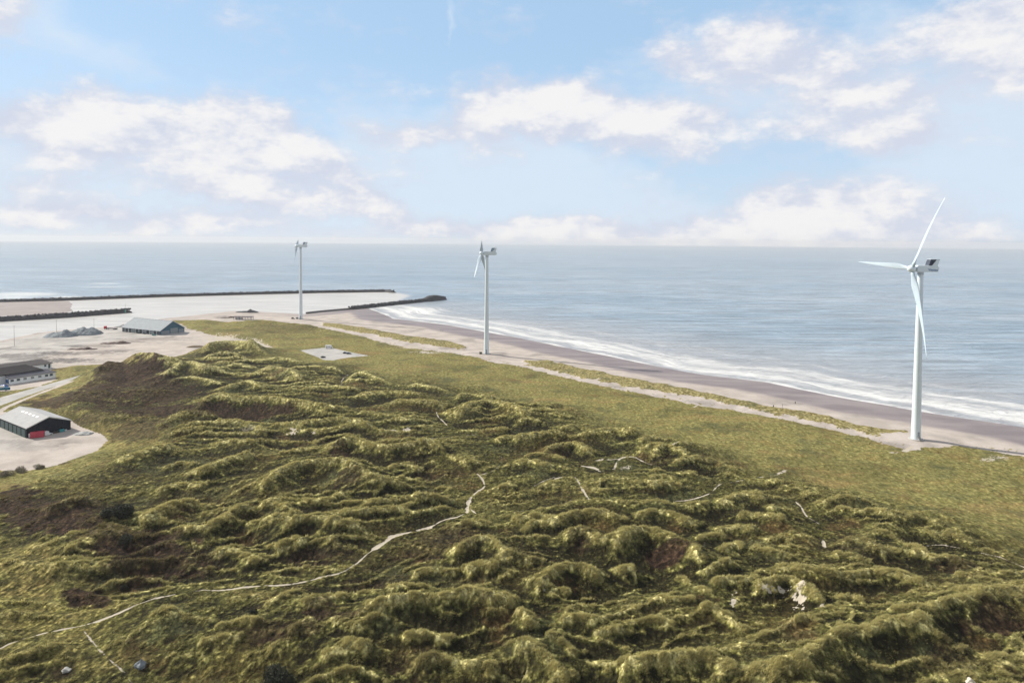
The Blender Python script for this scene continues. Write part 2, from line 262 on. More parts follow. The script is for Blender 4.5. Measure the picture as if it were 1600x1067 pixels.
PATHS = [ ([(758,800),(790,802),(830,796),(865,790),(905,781),(950,784),(1000,786),(1056,783)],.32,.34,9), ([(1262,808),(1290,825),(1330,838),(1380,846),(1440,854)],.3,.3,8), ([(745,743),(720,735),(700,720),(705,708)],.3,.34,9), ([(1035,731),(1060,745),(1090,752),(1125,756)],.3,.34,8), ([(937,736),(960,732),(985,727)],.35,.5,8), ([(698,664),(720,672),(750,675),(800,668)],.3,.34,7), ([(590,580),(560,585),(545,590)],.4,.34,6), ([(300,985),(340,975),(385,955),(405,940)],.3,.28,7), # walked sand tracks (points, half width m, strength, height of ground)
([(-40,1035),(0,1013),(55,991),(110,975),(170,962),(232,936),(270,928),(310,920),(350,922),(400,915),(440,914),(480,908),(505,901),(535,895),(555,882),(572,866),(585,857),(598,848),(612,838),(640,830),(675,823),(690,815),(715,811),(726,803),(733,790),(733,780),(745,768),(758,762),(755,752),(745,743)],.62,1.0,8),
([(585,857),(598,848),(612,838)],1.5,1,8), ([(612,838),(640,831),(672,825)],1.0,1,8), ([(729,802),(730,788),(736,776)],1.1,1,8), ([(735,795),(743,804)],.4,.8,8), ([(715,811),(750,806),(800,800),(865,790),(895,782)],.4,.35,9), ([(745,743),(775,735),(785,720),(782,710)],.45,.45,9),
([(127,980),(140,998),(160,1022),(190,1045),(210,1070)],.5,.42,7), ([(20,870),(35,880),(38,895),(60,925),(90,955),(130,975)],1.2,.22,7),
([(868,745),(880,742),(898,744),(905,757),(912,768),(920,779)],.75,.95,10), ([(868,745),(850,752),(835,760)],.5,.45,9), ([(1056,783),(1075,782),(1095,776),(1110,770),(1118,762),(1125,756)],.6,.95,8),
([(1125,756),(1150,752),(1180,748),(1212,738),(1220,734),(1228,729)],.45,.6,8), ([(1215,738),(1228,730)],.9,.95,7), ([(1228,729),(1260,722),(1310,710),(1370,706),(1400,703),(1418,699)],.4,.25,5),
([(682,644),(684,652),(692,658),(698,664)],.55,.9,8), ([(960,732),(963,722),(970,715),(990,713),(1003,720)],.8,.8,8), ([(910,728),(930,731),(937,736)],1.3,.9,8), ([(930,719),(965,717)],.6,.8,8), ([(1003,720),(1020,727),(1035,731)],.5,.5,8),
([(1050,695),(1060,691)],.6,.7,9), ([(1243,784),(1252,792),(1257,802),(1262,808)],.6,.8,8), ([(1265,809),(1280,818)],.5,.5,8), ([(1440,854),(1470,851),(1500,857),(1540,865),(1560,869),(1580,877),(1605,888)],.45,.55,7), ([(1562,869),(1580,877),(1605,888)],.5,.9,7), ([(1597,897),(1560,897),(1530,893)],.4,.3,8),
([(532,606),(535,592),(545,585)],.7,.5,7), ([(430,704),(465,705)],.6,.7,6), ([(430,685),(480,689)],.6,.4,7), ([(1286,844),(1288,856)],.9,.8,8), ([(665,687),(700,683),(745,679)],.6,.6,8), ([(600,671),(617,673)],1.2,.6,9), ([(1084,634),(1090,629)],1,.6,4), ([(1412,702),(1424,697)],2.0,1,3.5), ([(1392,706),(1403,704)],1.5,.8,4)]
BLOW = [ # bare sand (cx,cy,rx,ry in photo px, ground height, strength)
(1250,942,11,17,10,.75), (1215,927,32,4,11,.75), (1146,955,7,12,8,.8), (1285,975,14,4,8,.7), (458,678,10,2.5,8,.9), (490,681,6,1.5,8,.7), (636,675,5,4,8,1), (935,851,4,4,9,1), (250,708,26,6,7,.7), (390,675,26,6,8,.5), (365,655,18,5,9,.4),
(395,532,16,5,4,1), (350,527,28,6,4,1), (415,538,10,3,4,.8), (560,549,6,2,4,.3), (1565,712,20,4,4,.65), (1545,716,18,4,4,.6), (1480,696,16,3,4,.4), (640,541,25,3,4,.6), (668,549,30,3,4,.7), (610,535,14,2,4,.5), (430,595,6,3,8,.3), (385,555,5,4,12,.5), (310,540,10,3,8,.4),
(20,965,16,10,7,.35), (850,935,5,4,8,.5), (980,731,10,4,8,.6), (940,718,8,2,8,.6), (1100,860,3,5,8,.5), (905,962,4,3,8,.5), (820,1050,6,4,8,.5)]
HEATH = [(205,588,58,17,9,1.0), (170,575,30,10,10,.9), (250,612,60,16,8,.8), (145,620,80,14,6,.9), (235,640,70,9,7,.95),(90,628,60,9,5,.9),(160,605,40,14,8,.9),(300,650,60,8,8,.8),(130,655,60,6,5,.6),(75,575,30,3,4,.4), (190,660,60,8,6,.3), (380,646,80,7,9,.85), (340,645,28,9,9,.9), (215,668,45,16,7,.7), (30,780,38,26,7,.95), (55,810,60,25,7,.95), (110,820,60,22,7,.95), (135,795,35,14,8,.7), (230,870,75,40,7,.9), (170,850,50,18,7,.8), (300,880,40,20,7,.6),
(1046,882,38,16,7,1.3), (545,760,22,12,9,.6), (530,712,16,8,10,.8), (690,735,35,6,10,.6), (690,855,70,30,8,.6), (500,870,60,14,8,.55), (600,910,60,14,8,.4), (440,1000,60,16,8,.7), (500,970,26,20,8,.6), (540,985,30,10,8,.7), (130,935,42,13,7,1.0), (95,1050,16,10,7,.6),
(1040,715,20,6,10,.4), (1500,885,40,10,9,.7), (1555,990,50,18,9,.8), (1490,1040,40,20,9,.5), (870,710,20,6,8,.5), (590,875,40,20,8,.3), (640,1040,40,20,8,.4), (910,850,20,12,9,.5), (310,560,40,6,9,.3), (440,515,60,8,4,.4), (175,640,60,6,6,.5), (870,790,30,8,8,.3), (1330,850,30,10,8,.3), (180,750,60,15,7,.25), (70,715,40,5,5,.7)]
GREEN = [(80,960,130,60,6,.8), (40,900,60,60,6,.7), (120,1030,80,30,6,.5), (180,680,80,25,5,.5), (120,565,60,10,4,.3), (0,1040,60,40,6,.5)]
TURB = {'r': (1431, 686), 'm': (760, 553), 'l': (470, 498.5)}
TZ = 3.2
tb = {k: P(*v, TZ) for k, v in TURB.items()}
def ell(x, y, cx, cy, rx, ry, z):
    c = P(cx, cy, z); a = P(cx+rx, cy, z)-c; b = P(cx, cy+ry, z)-c
    A = np.array([[a[0], b[0]], [a[1], b[1]]]); I = np.linalg.inv(A)
    dx, dy = x-c[0], y-c[1]
    return np.sqrt((I[0, 0]*dx+I[0, 1]*dy)**2+(I[1, 0]*dx+I[1, 1]*dy)**2)
W_LAND = poly_w(LAND, 0.0); W_SPIT = poly_w(SPIT, 0.0)
W_YARD = poly_w(YARD, 2.6); W_LOT = poly_w(LOT, 4.0); W_ROAD = poly_w(ROAD, 3.2)
W_F = [poly_w(FORE1, 3.5), poly_w(FORE2, 3.5)]; W_G = poly_w(GRASS, 4.0); W_D = poly_w(DUNE, 5.0)
def land_sd(x, y):
    return sdist(x, y, W_LAND)
def terrain(x, y, fine=True):
    """height and surface masks of the ground at world x,y (numpy arrays)"""
    M = {}
    wig = fbm(x, y, 14, 92, 2)*.8; wig2 = fbm(x, y, 14, 97, 2)*.8
    wx = x+fbm(x, y, 34, 90, 3)*5; wy = y+fbm(x, y, 34, 95, 3)*5
    sl = land_sd(x, y)+fbm(x, y, 60, 5, 3)*3*sstep(np.abs(y), 0, 1e-3)
    ss = sdist(x, y, W_SPIT)+fbm(x, y, 40, 6, 2)*3
    z = np.where(sl > 0, 2.6*(1-np.exp(-sl/38)), np.maximum(sl*.05, -4))
    z = np.maximum(z, np.where(ss > 0, 1.0*(1-np.exp(-ss/25)), np.maximum(ss*.05, -4)))
    ex, ey = x+fbm(x, y, 12, 31, 4)*5, y+fbm(x, y, 12, 41, 4)*5
    g = sdist(ex, ey, W_G); M['g'] = g
    d = sdist(x+fbm(x, y, 60, 33, 3)*26, y+fbm(x, y, 60, 43, 3)*26, W_D)
    fo = np.maximum(sdist(ex, ey, W_F[0]), sdist(ex, ey, W_F[1]))
    yard = sdist(x, y, W_YARD); lot = sdist(x, y, W_LOT); road = sdist(x, y, W_ROAD)
    lr, _, _ = ldist(x, y, poly_w(ROAD2, 3.2), 8)
    plain = sstep(g, -1, 14)
    dm = sstep(d, -14, 40)
    z = z+plain*(1.0+.9*fbm(x, y, 26, 11, 3)+.35*fbm(x, y, 7, 15, 3)) + dm*3.2
    z = z+sstep(fo, -2, 5)*(1.1+.9*fbm(x, y, 9, 21, 4))
    # hummocky part round the far grass strip
    far = np.exp(-((x+250)/150)**2-((y-830)/110)**2); z = z+plain*far*np.maximum(0, 2.4+3.5*fbm(x, y, 40, 25, 4))
    # hummocks, drawn out across the wind
    ca, sa = math.cos(math.radians(14)), math.sin(math.radians(14))
    rx_, ry_ = (wx*ca+wy*sa), (-wx*sa+wy*ca)
    n1 = perlin(rx_/62, ry_/38, 50); n2 = perlin(rx_/42, ry_/17, 51); n3 = perlin(rx_/19, ry_/8.5, 52); n4 = perlin(rx_/9, ry_/4.6, 53)
    big = 4.2*n1*2.6
    r2 = (1-np.minimum(1, np.abs(n2)*3.0))**1.5; r3 = (1-np.minimum(1, np.abs(n3)*2.8))**1.5; r4 = (1-np.minimum(1, np.abs(n4)*2.6))**1.4
    amp = sstep(fbm(x, y, 90, 61, 2), -.35, .35)*1.0+.18
    calm = np.exp(-(((x+205)/75)**2+((y-215)/60)**2))*.7   # gentle lawn at the lower left
    hum = big*.5+amp*(2.6*r2*(.6+1.6*np.maximum(n1, -.2))+1.45*r3+.38*r4)
    # traced crests
    rid = np.zeros(x.shape); crest_light = np.zeros(x.shape)
    for k, (pts, h, w) in enumerate(RID):
        zb = 6.5
        line = np.array([P(u, v, zb+h*.85) for u, v in pts])
        # smooth the polyline
        for _ in range(2):
            q = [line[0]]
            for i in range(len(line)-1): q += [line[i]*.75+line[i+1]*.25, line[i]*.25+line[i+1]*.75]
            q.append(line[-1]); line = np.array(q)
        D, t, sd = ldist(wx*.35+x*.65+wig, wy*.35+y*.65+wig2, line, w*3.8)
        ok = D < 1e8
        if line[-1][0] < line[0][0]: sd = -sd
        ww = np.where(sd > 0, w*1.3, w*.95)          # sd>0: far side (towards the sea), gentler
        tap = sstep(t, -.15, .16)*sstep(1-t, -.15, .16)
        hh = h*tap*(.85+.35*fbm(x[ok], y[ok], 9, 71, 2)) if False else h*tap
        pr = np.where(ok, 1.25*hh*np.exp(-(np.minimum(D, 1e3)/ww)**1.15), 0)
        crest_light = np.maximum(crest_light, np.where(ok, tap*np.exp(-(np.minimum(D, 1e3)/1.5)**2), 0))  # thin painted light line along each crest
        rid = np.maximum(rid, pr)+.25*np.minimum(rid, pr)
    near_r = sstep(rid, .3, 3.0)
    hum = hum*(1-.55*near_r)*(1-calm)+rid*(.95+.16*fbm(x, y, 18, 75, 3))
    z = z+dm*hum
    for pts, hw, s_, zb in PATHS:
        if s_ < .3 and zb == 5: continue
        D, t, _ = ldist(x, y, np.array([P(u, v, zb) for u, v in pts]), 14)
        k_ = np.where(D < 14, np.exp(-(np.minimum(D, 99)/(6.0+hw))**2), 0)*.88*dm*sstep(s_, 0, .5)
        z = z*(1-k_)+zb*k_
    # banks behind the road and round the shed yard
    M['crest_light'] = np.clip(crest_light+amp*(r2**3*.8*(n1 > -.1)+r3**3*.5), 0, 1)*dm
    M['crest'] = np.clip((r3*.35+r2*.35+r4*.15)*amp+sstep(rid, 1.5, 4.0)*.75, 0, 1)*dm
    # sand, paths
    sand = np.zeros(x.shape); path = np.zeros(x.shape)
    n_s = fbm(x, y, 2.2, 81, 4); n_f = fbm(x, y, .9, 87, 2); n_m = fbm(x, y, 7, 83, 3)
    for pts, hw, s, zb in PATHS:
        s = min(1, s*1.25+.12)
        line = np.array([P(u, v, zb) for u, v in pts])
        for _ in range(1):
            q = [line[0]]
            for i in range(len(line)-1): q += [line[i]*.75+line[i+1]*.25, line[i]*.25+line[i+1]*.75]
            q.append(line[-1]); line = np.array(q)
        D, t, _ = ldist(x, y, line, 14)
        wv_ = hw*(.80+.75*n_m+.35*n_s); path = np.maximum(path, s*np.clip(.85+.9*n_s+.9*n_m, 0, 1)*sstep(-(D+n_s*.4), -wv_*1.4, -wv_*.2))
        z = z-sstep(-D, -5, 0)*.0
        z = z - np.where(D < 1e8, .08*np.exp(-(np.minimum(D, 99)/(hw*1.2))**2), 0)
    for cx, cy, rx, ry, zb, s in BLOW:
        e = ell(x, y, cx, cy, rx, ry, zb)
        sand = np.maximum(sand, np.where(e < 2, s*sstep(-(e+n_m*.5+n_s*1.2+n_f*1.2), -.95, -.4), 0))
    heath = np.zeros(x.shape)
    for cx, cy, rx, ry, zb, s in HEATH:
        e = ell(x, y, cx, cy, rx, ry, zb)
        k = .25 if s > 1.2 else .75
        heath = np.maximum(heath, np.where(e < 2.2, min(s, 1.)*sstep(-(e+n_m*k+n_s*k*.4), -1.12, -.8), 0))
    hn = fbm(x, y, 45, 101, 5)
    heath = np.maximum(heath, sstep(hn+.35*n_s, .3, .6)*.45*dm)
    green = np.zeros(x.shape)
    for cx, cy, rx, ry, zb, s in GREEN:
        e = ell(x, y, cx, cy, rx, ry, zb); green = np.maximum(green, s*sstep(-(e+n_m*.4), -1.3, -.5))
    dirt = np.zeros(x.shape)
    for cx, cy, rx, ry, s in DIRT:
        e = ell(x, y, cx, cy, rx, ry, 2.6); dirt = np.maximum(dirt, s*sstep(-(e+n_m*.8+n_s*.5), -1.3, -.6))
    dirt = np.clip(dirt+.5*sstep(fbm(x, y, 30, 161, 5), .15, .5), 0, 1)
    M['dirt'] = dirt; M['fore'] = sstep(fo, -8, 3)
    # flatten built ground
    def flat(zz, mask, lvl): return zz*(1-mask)+lvl*mask
    z = flat(z, sstep(yard, -9, 0), 2.6); z = flat(z, sstep(lot, -9, 0), 3.9); z = flat(z, sstep(road, -9, 0), 3.2)
    for k in tb:
        r = np.hypot(x-tb[k][0], y-tb[k][1]); z = flat(z, sstep(-r, -26, -12), TZ)
    pad = np.zeros(x.shape)
    for k in tb:
        r = np.hypot((x-tb[k][0])/1.3, y-tb[k][1])+n_m*5; pad = np.maximum(pad, sstep(-r, -15, -11))
    grass = np.maximum(sstep(g+n_s*2.2, -.5, 1.2), sstep(fo+n_m*4+n_s*2.5, .3, 2.0))
    spars = sstep(-np.abs(g), -22, -3)*sstep(sl, 25, 60)*sstep(n_s+n_m*.6, .28, .42)*.8*sstep(y, 260, 300)
    grass = np.maximum(grass, np.where(x > -150, spars, 0))
    # thin edges of the marram strip let sand through
    thin = np.maximum(sstep(-np.abs(fo), -6, -1)*sstep(fo, -5, 0), 0)
    grass = grass*(1-thin*sstep(n_s, -.1, .25)*.7)
    grass = grass*(1-sstep(yard+n_s*1.2, -.6, .6))*(1-sstep(lot+n_s*.6, -.5, .5))*(1-sstep(road+n_s*.6, -.6, .5))*(1-sstep(-(lr+n_s*.5), -2.4, -1.4))*(1-pad)
    grass = grass*(1-sand)*(1-path)
    wet = sstep(-sl+6*fbm(x, y, 40, 171, 3), -52, -38)*sstep(x, -330, -200)+sstep(ss, -5, 0)*.4
    wet = np.clip(wet+.25*sstep(-sl, -60, -30), 0, 1)
    gravel = np.maximum(sstep(lot, -.5, .5), sstep(road, -.6, .4))
    q1 = poly_w([(-300, 560), (0, 533), (60, 519), (120, 513), (190, 509), (300, 519), (290, 524), (200, 529), (120, 541), (60, 560), (0, 590), (-300, 640)], 2.6)
    gravel = np.maximum(gravel, sstep(sdist(x, y, q1)+n_m*5, -3, 5)*.8)
    gravel = np.maximum(gravel, sstep(sdist(x, y, poly_w([(-200, 650), (30, 655), (60, 700), (-200, 720)], 2.6)), -8, 8)*.6)
    M.update(z=z, grass=np.clip(grass, 0, 1), sand=sand, path=path, heath=heath, green=green, wet=wet, gravel=gravel, dm=dm, sl=sl, pad=pad, plain=plain, pink=sstep(yard, -2, 10)*.7)
    if fine:
        tus = fbm(x, y, 1.7, 111, 3)*.26+np.abs(fbm(x, y, 3.2, 121, 2))*.24
        z = z+tus*M['grass']*(1-.6*green)*(.15+.85*dm)
        M['z'] = z
        if z.ndim == 2:
            def blur(a, n):
                for ax in (0, 1):
                    c = np.cumsum(np.pad(a, [(n+1, n) if k == ax else (0, 0) for k in (0, 1)], mode='edge'), axis=ax)
                    a = (np.take(c, np.arange(2*n+1, c.shape[ax]), axis=ax)-np.take(c, np.arange(0, c.shape[ax]-2*n-1), axis=ax))/(2*n+1)
                return a
            sc_ = np.clip(y/260, .55, 2.5)
            p1 = (z-blur(z, 8))/sc_; p2 = (z-blur(z, 24))/sc_
            p0 = (z-blur(z, 3))/sc_
            M['crest'] = np.clip(sstep(p0, .02, .18)*.40+sstep(p1, .08, .6)*.42+sstep(p2, .2, 1.7)*.35+M['crest_light']*.6, 0, 1)*dm  # pale marram on the tops, plus painted crest light
            M['low'] = np.clip(sstep(-p1, .0, .45)*.5+sstep(-p2, .1, 1.3)*.6, 0, 1)*dm  # hollow mask: darker plants and painted shade together
    return M
# ------------------------------------------------------------------ mesh helpers
def tag(o, label=None, cat=None, group=None, kind=None):
    if label: o['label'] = label
    if cat: o['category'] = cat
    if group: o['group'] = group
    if kind: o['kind'] = kind
    return o
def mesh_np(name, verts, faces, mat, smooth=True, fsize=4):
    me = bpy.data.meshes.new(name)
    nv, nf = len(verts), len(faces)
    me.vertices.add(nv); me.vertices.foreach_set('co', verts.astype(np.float32).ravel())
    me.loops.add(nf*fsize); me.loops.foreach_set('vertex_index', faces.astype(np.int32).ravel())
    me.polygons.add(nf); me.polygons.foreach_set('loop_start', np.arange(0, nf*fsize, fsize, dtype=np.int32))
    me.polygons.foreach_set('loop_total', np.full(nf, fsize, dtype=np.int32))
    me.polygons.foreach_set('use_smooth', np.full(nf, smooth))
    me.update(calc_edges=True)
    me.materials.append(mat)
    o = bpy.data.objects.new(name, me); COL.objects.link(o)
    return o
def grid_faces(nr, nc):
    i = np.arange(nr-1)[:, None]*nc+np.arange(nc-1)[None, :]
    return np.stack([i, i+1, i+nc+1, i+nc], -1).reshape(-1, 4)
def attr_col(o, name, arrs):
    a = o.data.attributes.new(name, 'FLOAT_COLOR', 'POINT')
    n = len(o.data.vertices); c = np.ones((n, 4), np.float32)
    for i, q in enumerate(arrs): c[:, i] = q.ravel()
    a.data.foreach_set('color', c.ravel())
class MB:
    """collects primitives and links them as ONE mesh object"""
    def __init__(s): s.v = []; s.f = []
    def add(s, vs, fs):
        b = len(s.v); s.v += [Vector(v) for v in vs]; s.f += [tuple(i+b for i in f) for f in fs]; return s
    def box(s, x0, x1, y0, y1, z0, z1, M=None):
        vs = [Vector((x, y, z)) for z in (z0, z1) for y in (y0, y1) for x in (x0, x1)]
        if M: vs = [M@v for v in vs]
        return s.add(vs, [(0, 2, 3, 1), (4, 5, 7, 6), (0, 1, 5, 4), (2, 6, 7, 3), (0, 4, 6, 2), (1, 3, 7, 5)])
    def tube(s, a, b, r0, r1=None, n=12, caps=True):
        a, b = Vector(a), Vector(b); r1 = r0 if r1 is None else r1
        d = (b-a).normalized(); x = d.orthogonal().normalized(); y = d.cross(x)
        vs = [a+(x*math.cos(t)+y*math.sin(t))*r0 for t in [2*math.pi*i/n for i in range(n)]]+[b+(x*math.cos(t)+y*math.sin(t))*r1 for t in [2*math.pi*i/n for i in range(n)]]
        fs = [(i, (i+1) % n, n+(i+1) % n, n+i) for i in range(n)]
        if caps: fs += [tuple(range(n-1, -1, -1)), tuple(range(n, 2*n))]
        return s.add(vs, fs)
    def prism(s, prof, y0, y1):                     # profile in x,z, extruded along y
        n = len(prof)
        vs = [Vector((x, y0, z)) for x, z in prof]+[Vector((x, y1, z)) for x, z in prof]
        fs = [(i, (i+1) % n, n+(i+1) % n, n+i) for i in range(n)]+[tuple(range(n-1, -1, -1)), tuple(range(n, 2*n))]
        return s.add(vs, fs)
    def build(s, name, mat, parent=None, smooth=False, bevel=0):
        me = bpy.data.meshes.new(name); me.from_pydata([tuple(v) for v in s.v], [], s.f); me.materials.append(mat)
        bm = bmesh.new(); bm.from_mesh(me); bmesh.ops.recalc_face_normals(bm, faces=bm.faces); bm.to_mesh(me); bm.free()
        o = bpy.data.objects.new(name, me); COL.objects.link(o)
        if smooth:
            for p in me.polygons: p.use_smooth = True
        if bevel:
            m = o.modifiers.new('bevel', 'BEVEL'); m.width = bevel; m.segments = 2; m.limit_method = 'ANGLE'
        if parent: o.parent = parent
        return o
def empty(name, loc, rz=0):
    o = bpy.data.objects.new(name, None); o.location = loc; o.rotation_euler = (0, 0, rz); COL.objects.link(o); o.empty_display_size = .1
    return o
def copy_tree(o, parent=None):
    c = o.copy(); COL.objects.link(c); c.parent = parent
    for ch in [k for k in bpy.data.objects if k.parent == o]: copy_tree(ch, c)
    return c
MATS = {}
def pm(name, col, rough=.6, metal=0, var=.12, scale=1.5, bump=0, bscale=8, spec=.5, streak=None):
    """procedural paint, metal, stone...: base colour broken up by noise"""
    if name in MATS: return MATS[name]
    m = bpy.data.materials.new(name); m.use_nodes = True; g = NT(m.node_tree)
    tc = g.n('ShaderNodeTexCoord').outputs['Object']
    if streak: tc = g.vm('MULTIPLY', tc, streak)
    nz = g.noise(tc, scale, 5, .6)
    k = g.lin(nz, .3, .7, 1-var, 1+var)
    c = g.vm('SCALE', g.n('ShaderNodeRGB').outputs[0], sc=k); g.t.nodes[-1]
    for nd in g.t.nodes:
        if nd.type == 'RGB': nd.outputs[0].default_value = (*col, 1)
    b = g.n('ShaderNodeBsdfPrincipled', i_Roughness=rough, i_Metallic=metal); g.set(b.inputs['Base Color'], c)
    b.inputs['Specular IOR Level'].default_value = spec
    if bump:
        bp = g.n('ShaderNodeBump', i_Strength=bump, i_Distance=.3); g.set(bp.inputs['Height'], g.noise(tc, bscale, 5, .6)); g.set(b.inputs['Normal'], bp.outputs[0])
    o = g.n('ShaderNodeOutputMaterial'); g.set(o.inputs[0], b.outputs[0])
    MATS[name] = m; return m
def corrugated(name, col, axis=0, freq=1.2, rough=.5, var=.1, bstr=.5):
    m = bpy.data.materials.new(name); m.use_nodes = True; g = NT(m.node_tree)
    tc = g.n('ShaderNodeTexCoord').outputs['Object']; s = g.n('ShaderNodeSeparateXYZ', i_0=tc)
    wv = g.m('SINE', g.m('MULTIPLY', s.outputs[axis], freq*2*math.pi))
    nz = g.noise(tc, .35, 5, .65); n2 = g.noise(g.vm('MULTIPLY', tc, (3, 3, .3)), 1.0, 4, .6)
    k = g.m('MULTIPLY', g.lin(nz, .3, .7, 1-var, 1+var), g.lin(n2, .3, .7, 1-var*.6, 1+var*.6))
    k = g.m('ADD', k, g.m('MULTIPLY', wv, .035))
    rgb = g.n('ShaderNodeRGB'); rgb.outputs[0].default_value = (*col, 1)
    b = g.n('ShaderNodeBsdfPrincipled', i_Roughness=rough); g.set(b.inputs['Base Color'], g.vm('SCALE', rgb.outputs[0], sc=k)); b.inputs['Specular IOR Level'].default_value = .12
    bp = g.n('ShaderNodeBump', i_Strength=bstr, i_Distance=.06); g.set(bp.inputs['Height'], wv); g.set(b.inputs['Normal'], bp.outputs[0])
    o = g.n('ShaderNodeOutputMaterial'); g.set(o.inputs[0], b.outputs[0]); return m
# ------------------------------------------------------------------ ground
def ground_material():
    m = bpy.data.materials.new('dune_ground'); m.use_nodes = True; g = NT(m.node_tree)
    pos = g.n('ShaderNodeNewGeometry').outputs['Position']
    A = g.n('ShaderNodeAttribute', attribute_name='mask_a'); B = g.n('ShaderNodeAttribute', attribute_name='mask_b')
    a = g.n('ShaderNodeSeparateColor', i_0=A.outputs['Color']); b = g.n('ShaderNodeSeparateColor', i_0=B.outputs['Color'])
    grass, heath, path, wet = a.outputs[0], a.outputs[1], a.outputs[2], A.outputs['Alpha']
    gravel, crest, green, dm = b.outputs[0], b.outputs[1], b.outputs[2], B.outputs['Alpha']
    flat = g.vm('MULTIPLY', pos, (1, 1, .3))
    fine = g.noise(flat, 1.7, 5, .7); fine2 = g.noise(g.vm('MULTIPLY', pos, (1.0, .6, .5)), .55, 5, .65)
    mid = g.noise(flat, .12, 5, .6); big = g.noise(flat, .025, 4, .55)
    C_ = g.n('ShaderNodeAttribute', attribute_name='mask_c'); c3 = g.n('ShaderNodeSeparateColor', i_0=C_.outputs['Color']); hollow_shade = c3.outputs[0]
    # --- grass, with hollow shade and crest light painted into its colour
    straw = (.56, .51, .235); olive = (.262, .243, .088); moss_and_shade = (.096, .094, .030); dark = (.024, .022, .009)
    k = g.m('ADD', g.m('MULTIPLY', fine2, .9), g.m('MULTIPLY', mid, .55))
    k = g.m('ADD', g.m('MULTIPLY', g.m('SUBTRACT', k, .72), .8), .66)
    k = g.m('ADD', k, g.m('MULTIPLY', crest, .46))  # crests brightened: pale marram and painted rim light
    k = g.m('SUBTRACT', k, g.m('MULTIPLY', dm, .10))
    k = g.m('SUBTRACT', k, g.m('MULTIPLY', hollow_shade, .34))  # shade of the hollows painted in along with darker plants
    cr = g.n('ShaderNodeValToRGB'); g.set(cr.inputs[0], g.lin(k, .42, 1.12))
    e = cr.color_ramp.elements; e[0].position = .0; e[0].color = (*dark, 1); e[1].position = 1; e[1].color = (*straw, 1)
    x = e.new(.32); x.color = (*moss_and_shade, 1); x = e.new(.62); x.color = (*olive, 1)
    gc = cr.outputs[0]
    gc = g.mix(g.m('MULTIPLY', g.ss(big, .5, .65), .35), gc, (.17, .125, .04))
    plainc = g.mix(g.ss(fine2, .35, .65), (.165, .155, .050), (.285, .258, .100)); plainc = g.mix(g.m('MULTIPLY', g.ss(mid, .45, .7), .7), plainc, (.24, .18, .065)); plainc = g.mix(g.m('MULTIPLY', g.ss(big, .48, .62), .55), plainc, (.105, .10, .035)); plainc = g.mix(g.m('MULTIPLY', g.ss(g.noise(g.vm('MULTIPLY', pos, (.018, .05, 0)), 1.0, 5, .65), .54, .66), .6), plainc, (.33, .225, .095))
    gc = g.mix(g.m('MULTIPLY', g.m('SUBTRACT', 1.0, dm), .8), gc, plainc)
    gc = g.mix(g.m('MULTIPLY', c3.outputs[1], .75), gc, g.mix(g.ss(fine2, .38, .62), (.16, .135, .05), (.37, .32, .16)))
    b2 = g.noise(flat, .05, 6, .65)
    gc = g.mix(g.m('MULTIPLY', g.ss(b2, .52, .66), .6), gc, (.085, .095, .045))
    b3 = g.noise(g.vm('ADD', flat, (71.0, 13.0, 0.0)), .04, 6, .7)
    gc = g.mix(g.m('MULTIPLY', g.ss(b3, .55, .68), .55), gc, (.15, .095, .04))
    lawn = g.mix(g.ss(mid, .35, .65), (.23, .215, .065), (.30, .235, .085)); lawn = g.mix(g.ss(fine2, .35, .6), (.13, .12, .04), lawn)
    gc = g.mix(g.m('MULTIPLY', green, .9), gc, lawn)
    hc = g.mix(g.ss(fine2, .35, .65), (.022, .013, .010), (.054, .031, .021)); hc = g.mix(g.m('MULTIPLY', g.ss(mid, .5, .75), .6), hc, (.085, .062, .028))
    gc = g.mix(g.m('MULTIPLY', heath, .95), gc, hc)
    vo = g.n('ShaderNodeTexVoronoi', feature='F1', i_Scale=.75, i_Randomness=1.0); g.set(vo.inputs['Vector'], g.vm('MULTIPLY', g.vm('ADD', pos, g.vm('SCALE', g.noise(pos, .6, 2, .5, out=1), sc=1.6)), (1, .8, .5)))
    tuf = g.ss(vo.outputs['Distance'], .62, .12)
    amt = g.m('ADD', .45, g.m('MULTIPLY', dm, .55))
    kk = g.m('MULTIPLY', g.lin(fine, .35, .65, .5, 1.5), g.lin(fine2, .35, .65, .6, 1.4))
    kk = g.m('MULTIPLY', kk, g.lin(tuf, 0.0, 1.0, .62, 1.42))
    gc = g.vm('SCALE', gc, sc=g.m('ADD', 1.0, g.m('MULTIPLY', g.m('SUBTRACT', kk, 1.0), amt)))
    # --- sand
    sm = g.noise(g.vm('MULTIPLY', pos, (1, 1.0, 1)), .06, 6, .65)
    dry = g.mix(g.ss(sm, .35, .65), (.37, .33, .305), (.475, .425, .395))
    ws = g.mix(g.ss(g.noise(g.vm('MULTIPLY', pos, (.02, .06, 0)), 1.0, 6, .6), .35, .65), (.19, .162, .172), (.27, .235, .24))
    sc = g.mix(wet, dry, ws)
    gr = g.mix(g.ss(sm, .35, .65), (.34, .335, .33), (.44, .43, .42))
    sc = g.mix(gravel, sc, gr)
    sc = g.mix(g.m('MULTIPLY', g.m('MULTIPLY', c3.outputs[2], g.m('SUBTRACT', 1.0, wet)), .92), sc, g.mix(g.ss(fine2, .4, .6), (.10, .095, .098), (.20, .185, .18)))
    sc = g.vm('SCALE', sc, sc=g.lin(fine, .3, .7, .93, 1.07))
    pth = g.mix(g.ss(g.m('ADD', path, g.m('MULTIPLY', g.m('SUBTRACT', fine, .5), .9)), .2, .75), sc, (.44, .395, .325))
    gm = g.ss(g.m('ADD', grass, g.m('MULTIPLY', g.m('SUBTRACT', fine, .5), .8)), .3, .6)
    col = g.mix(gm, pth, gc)
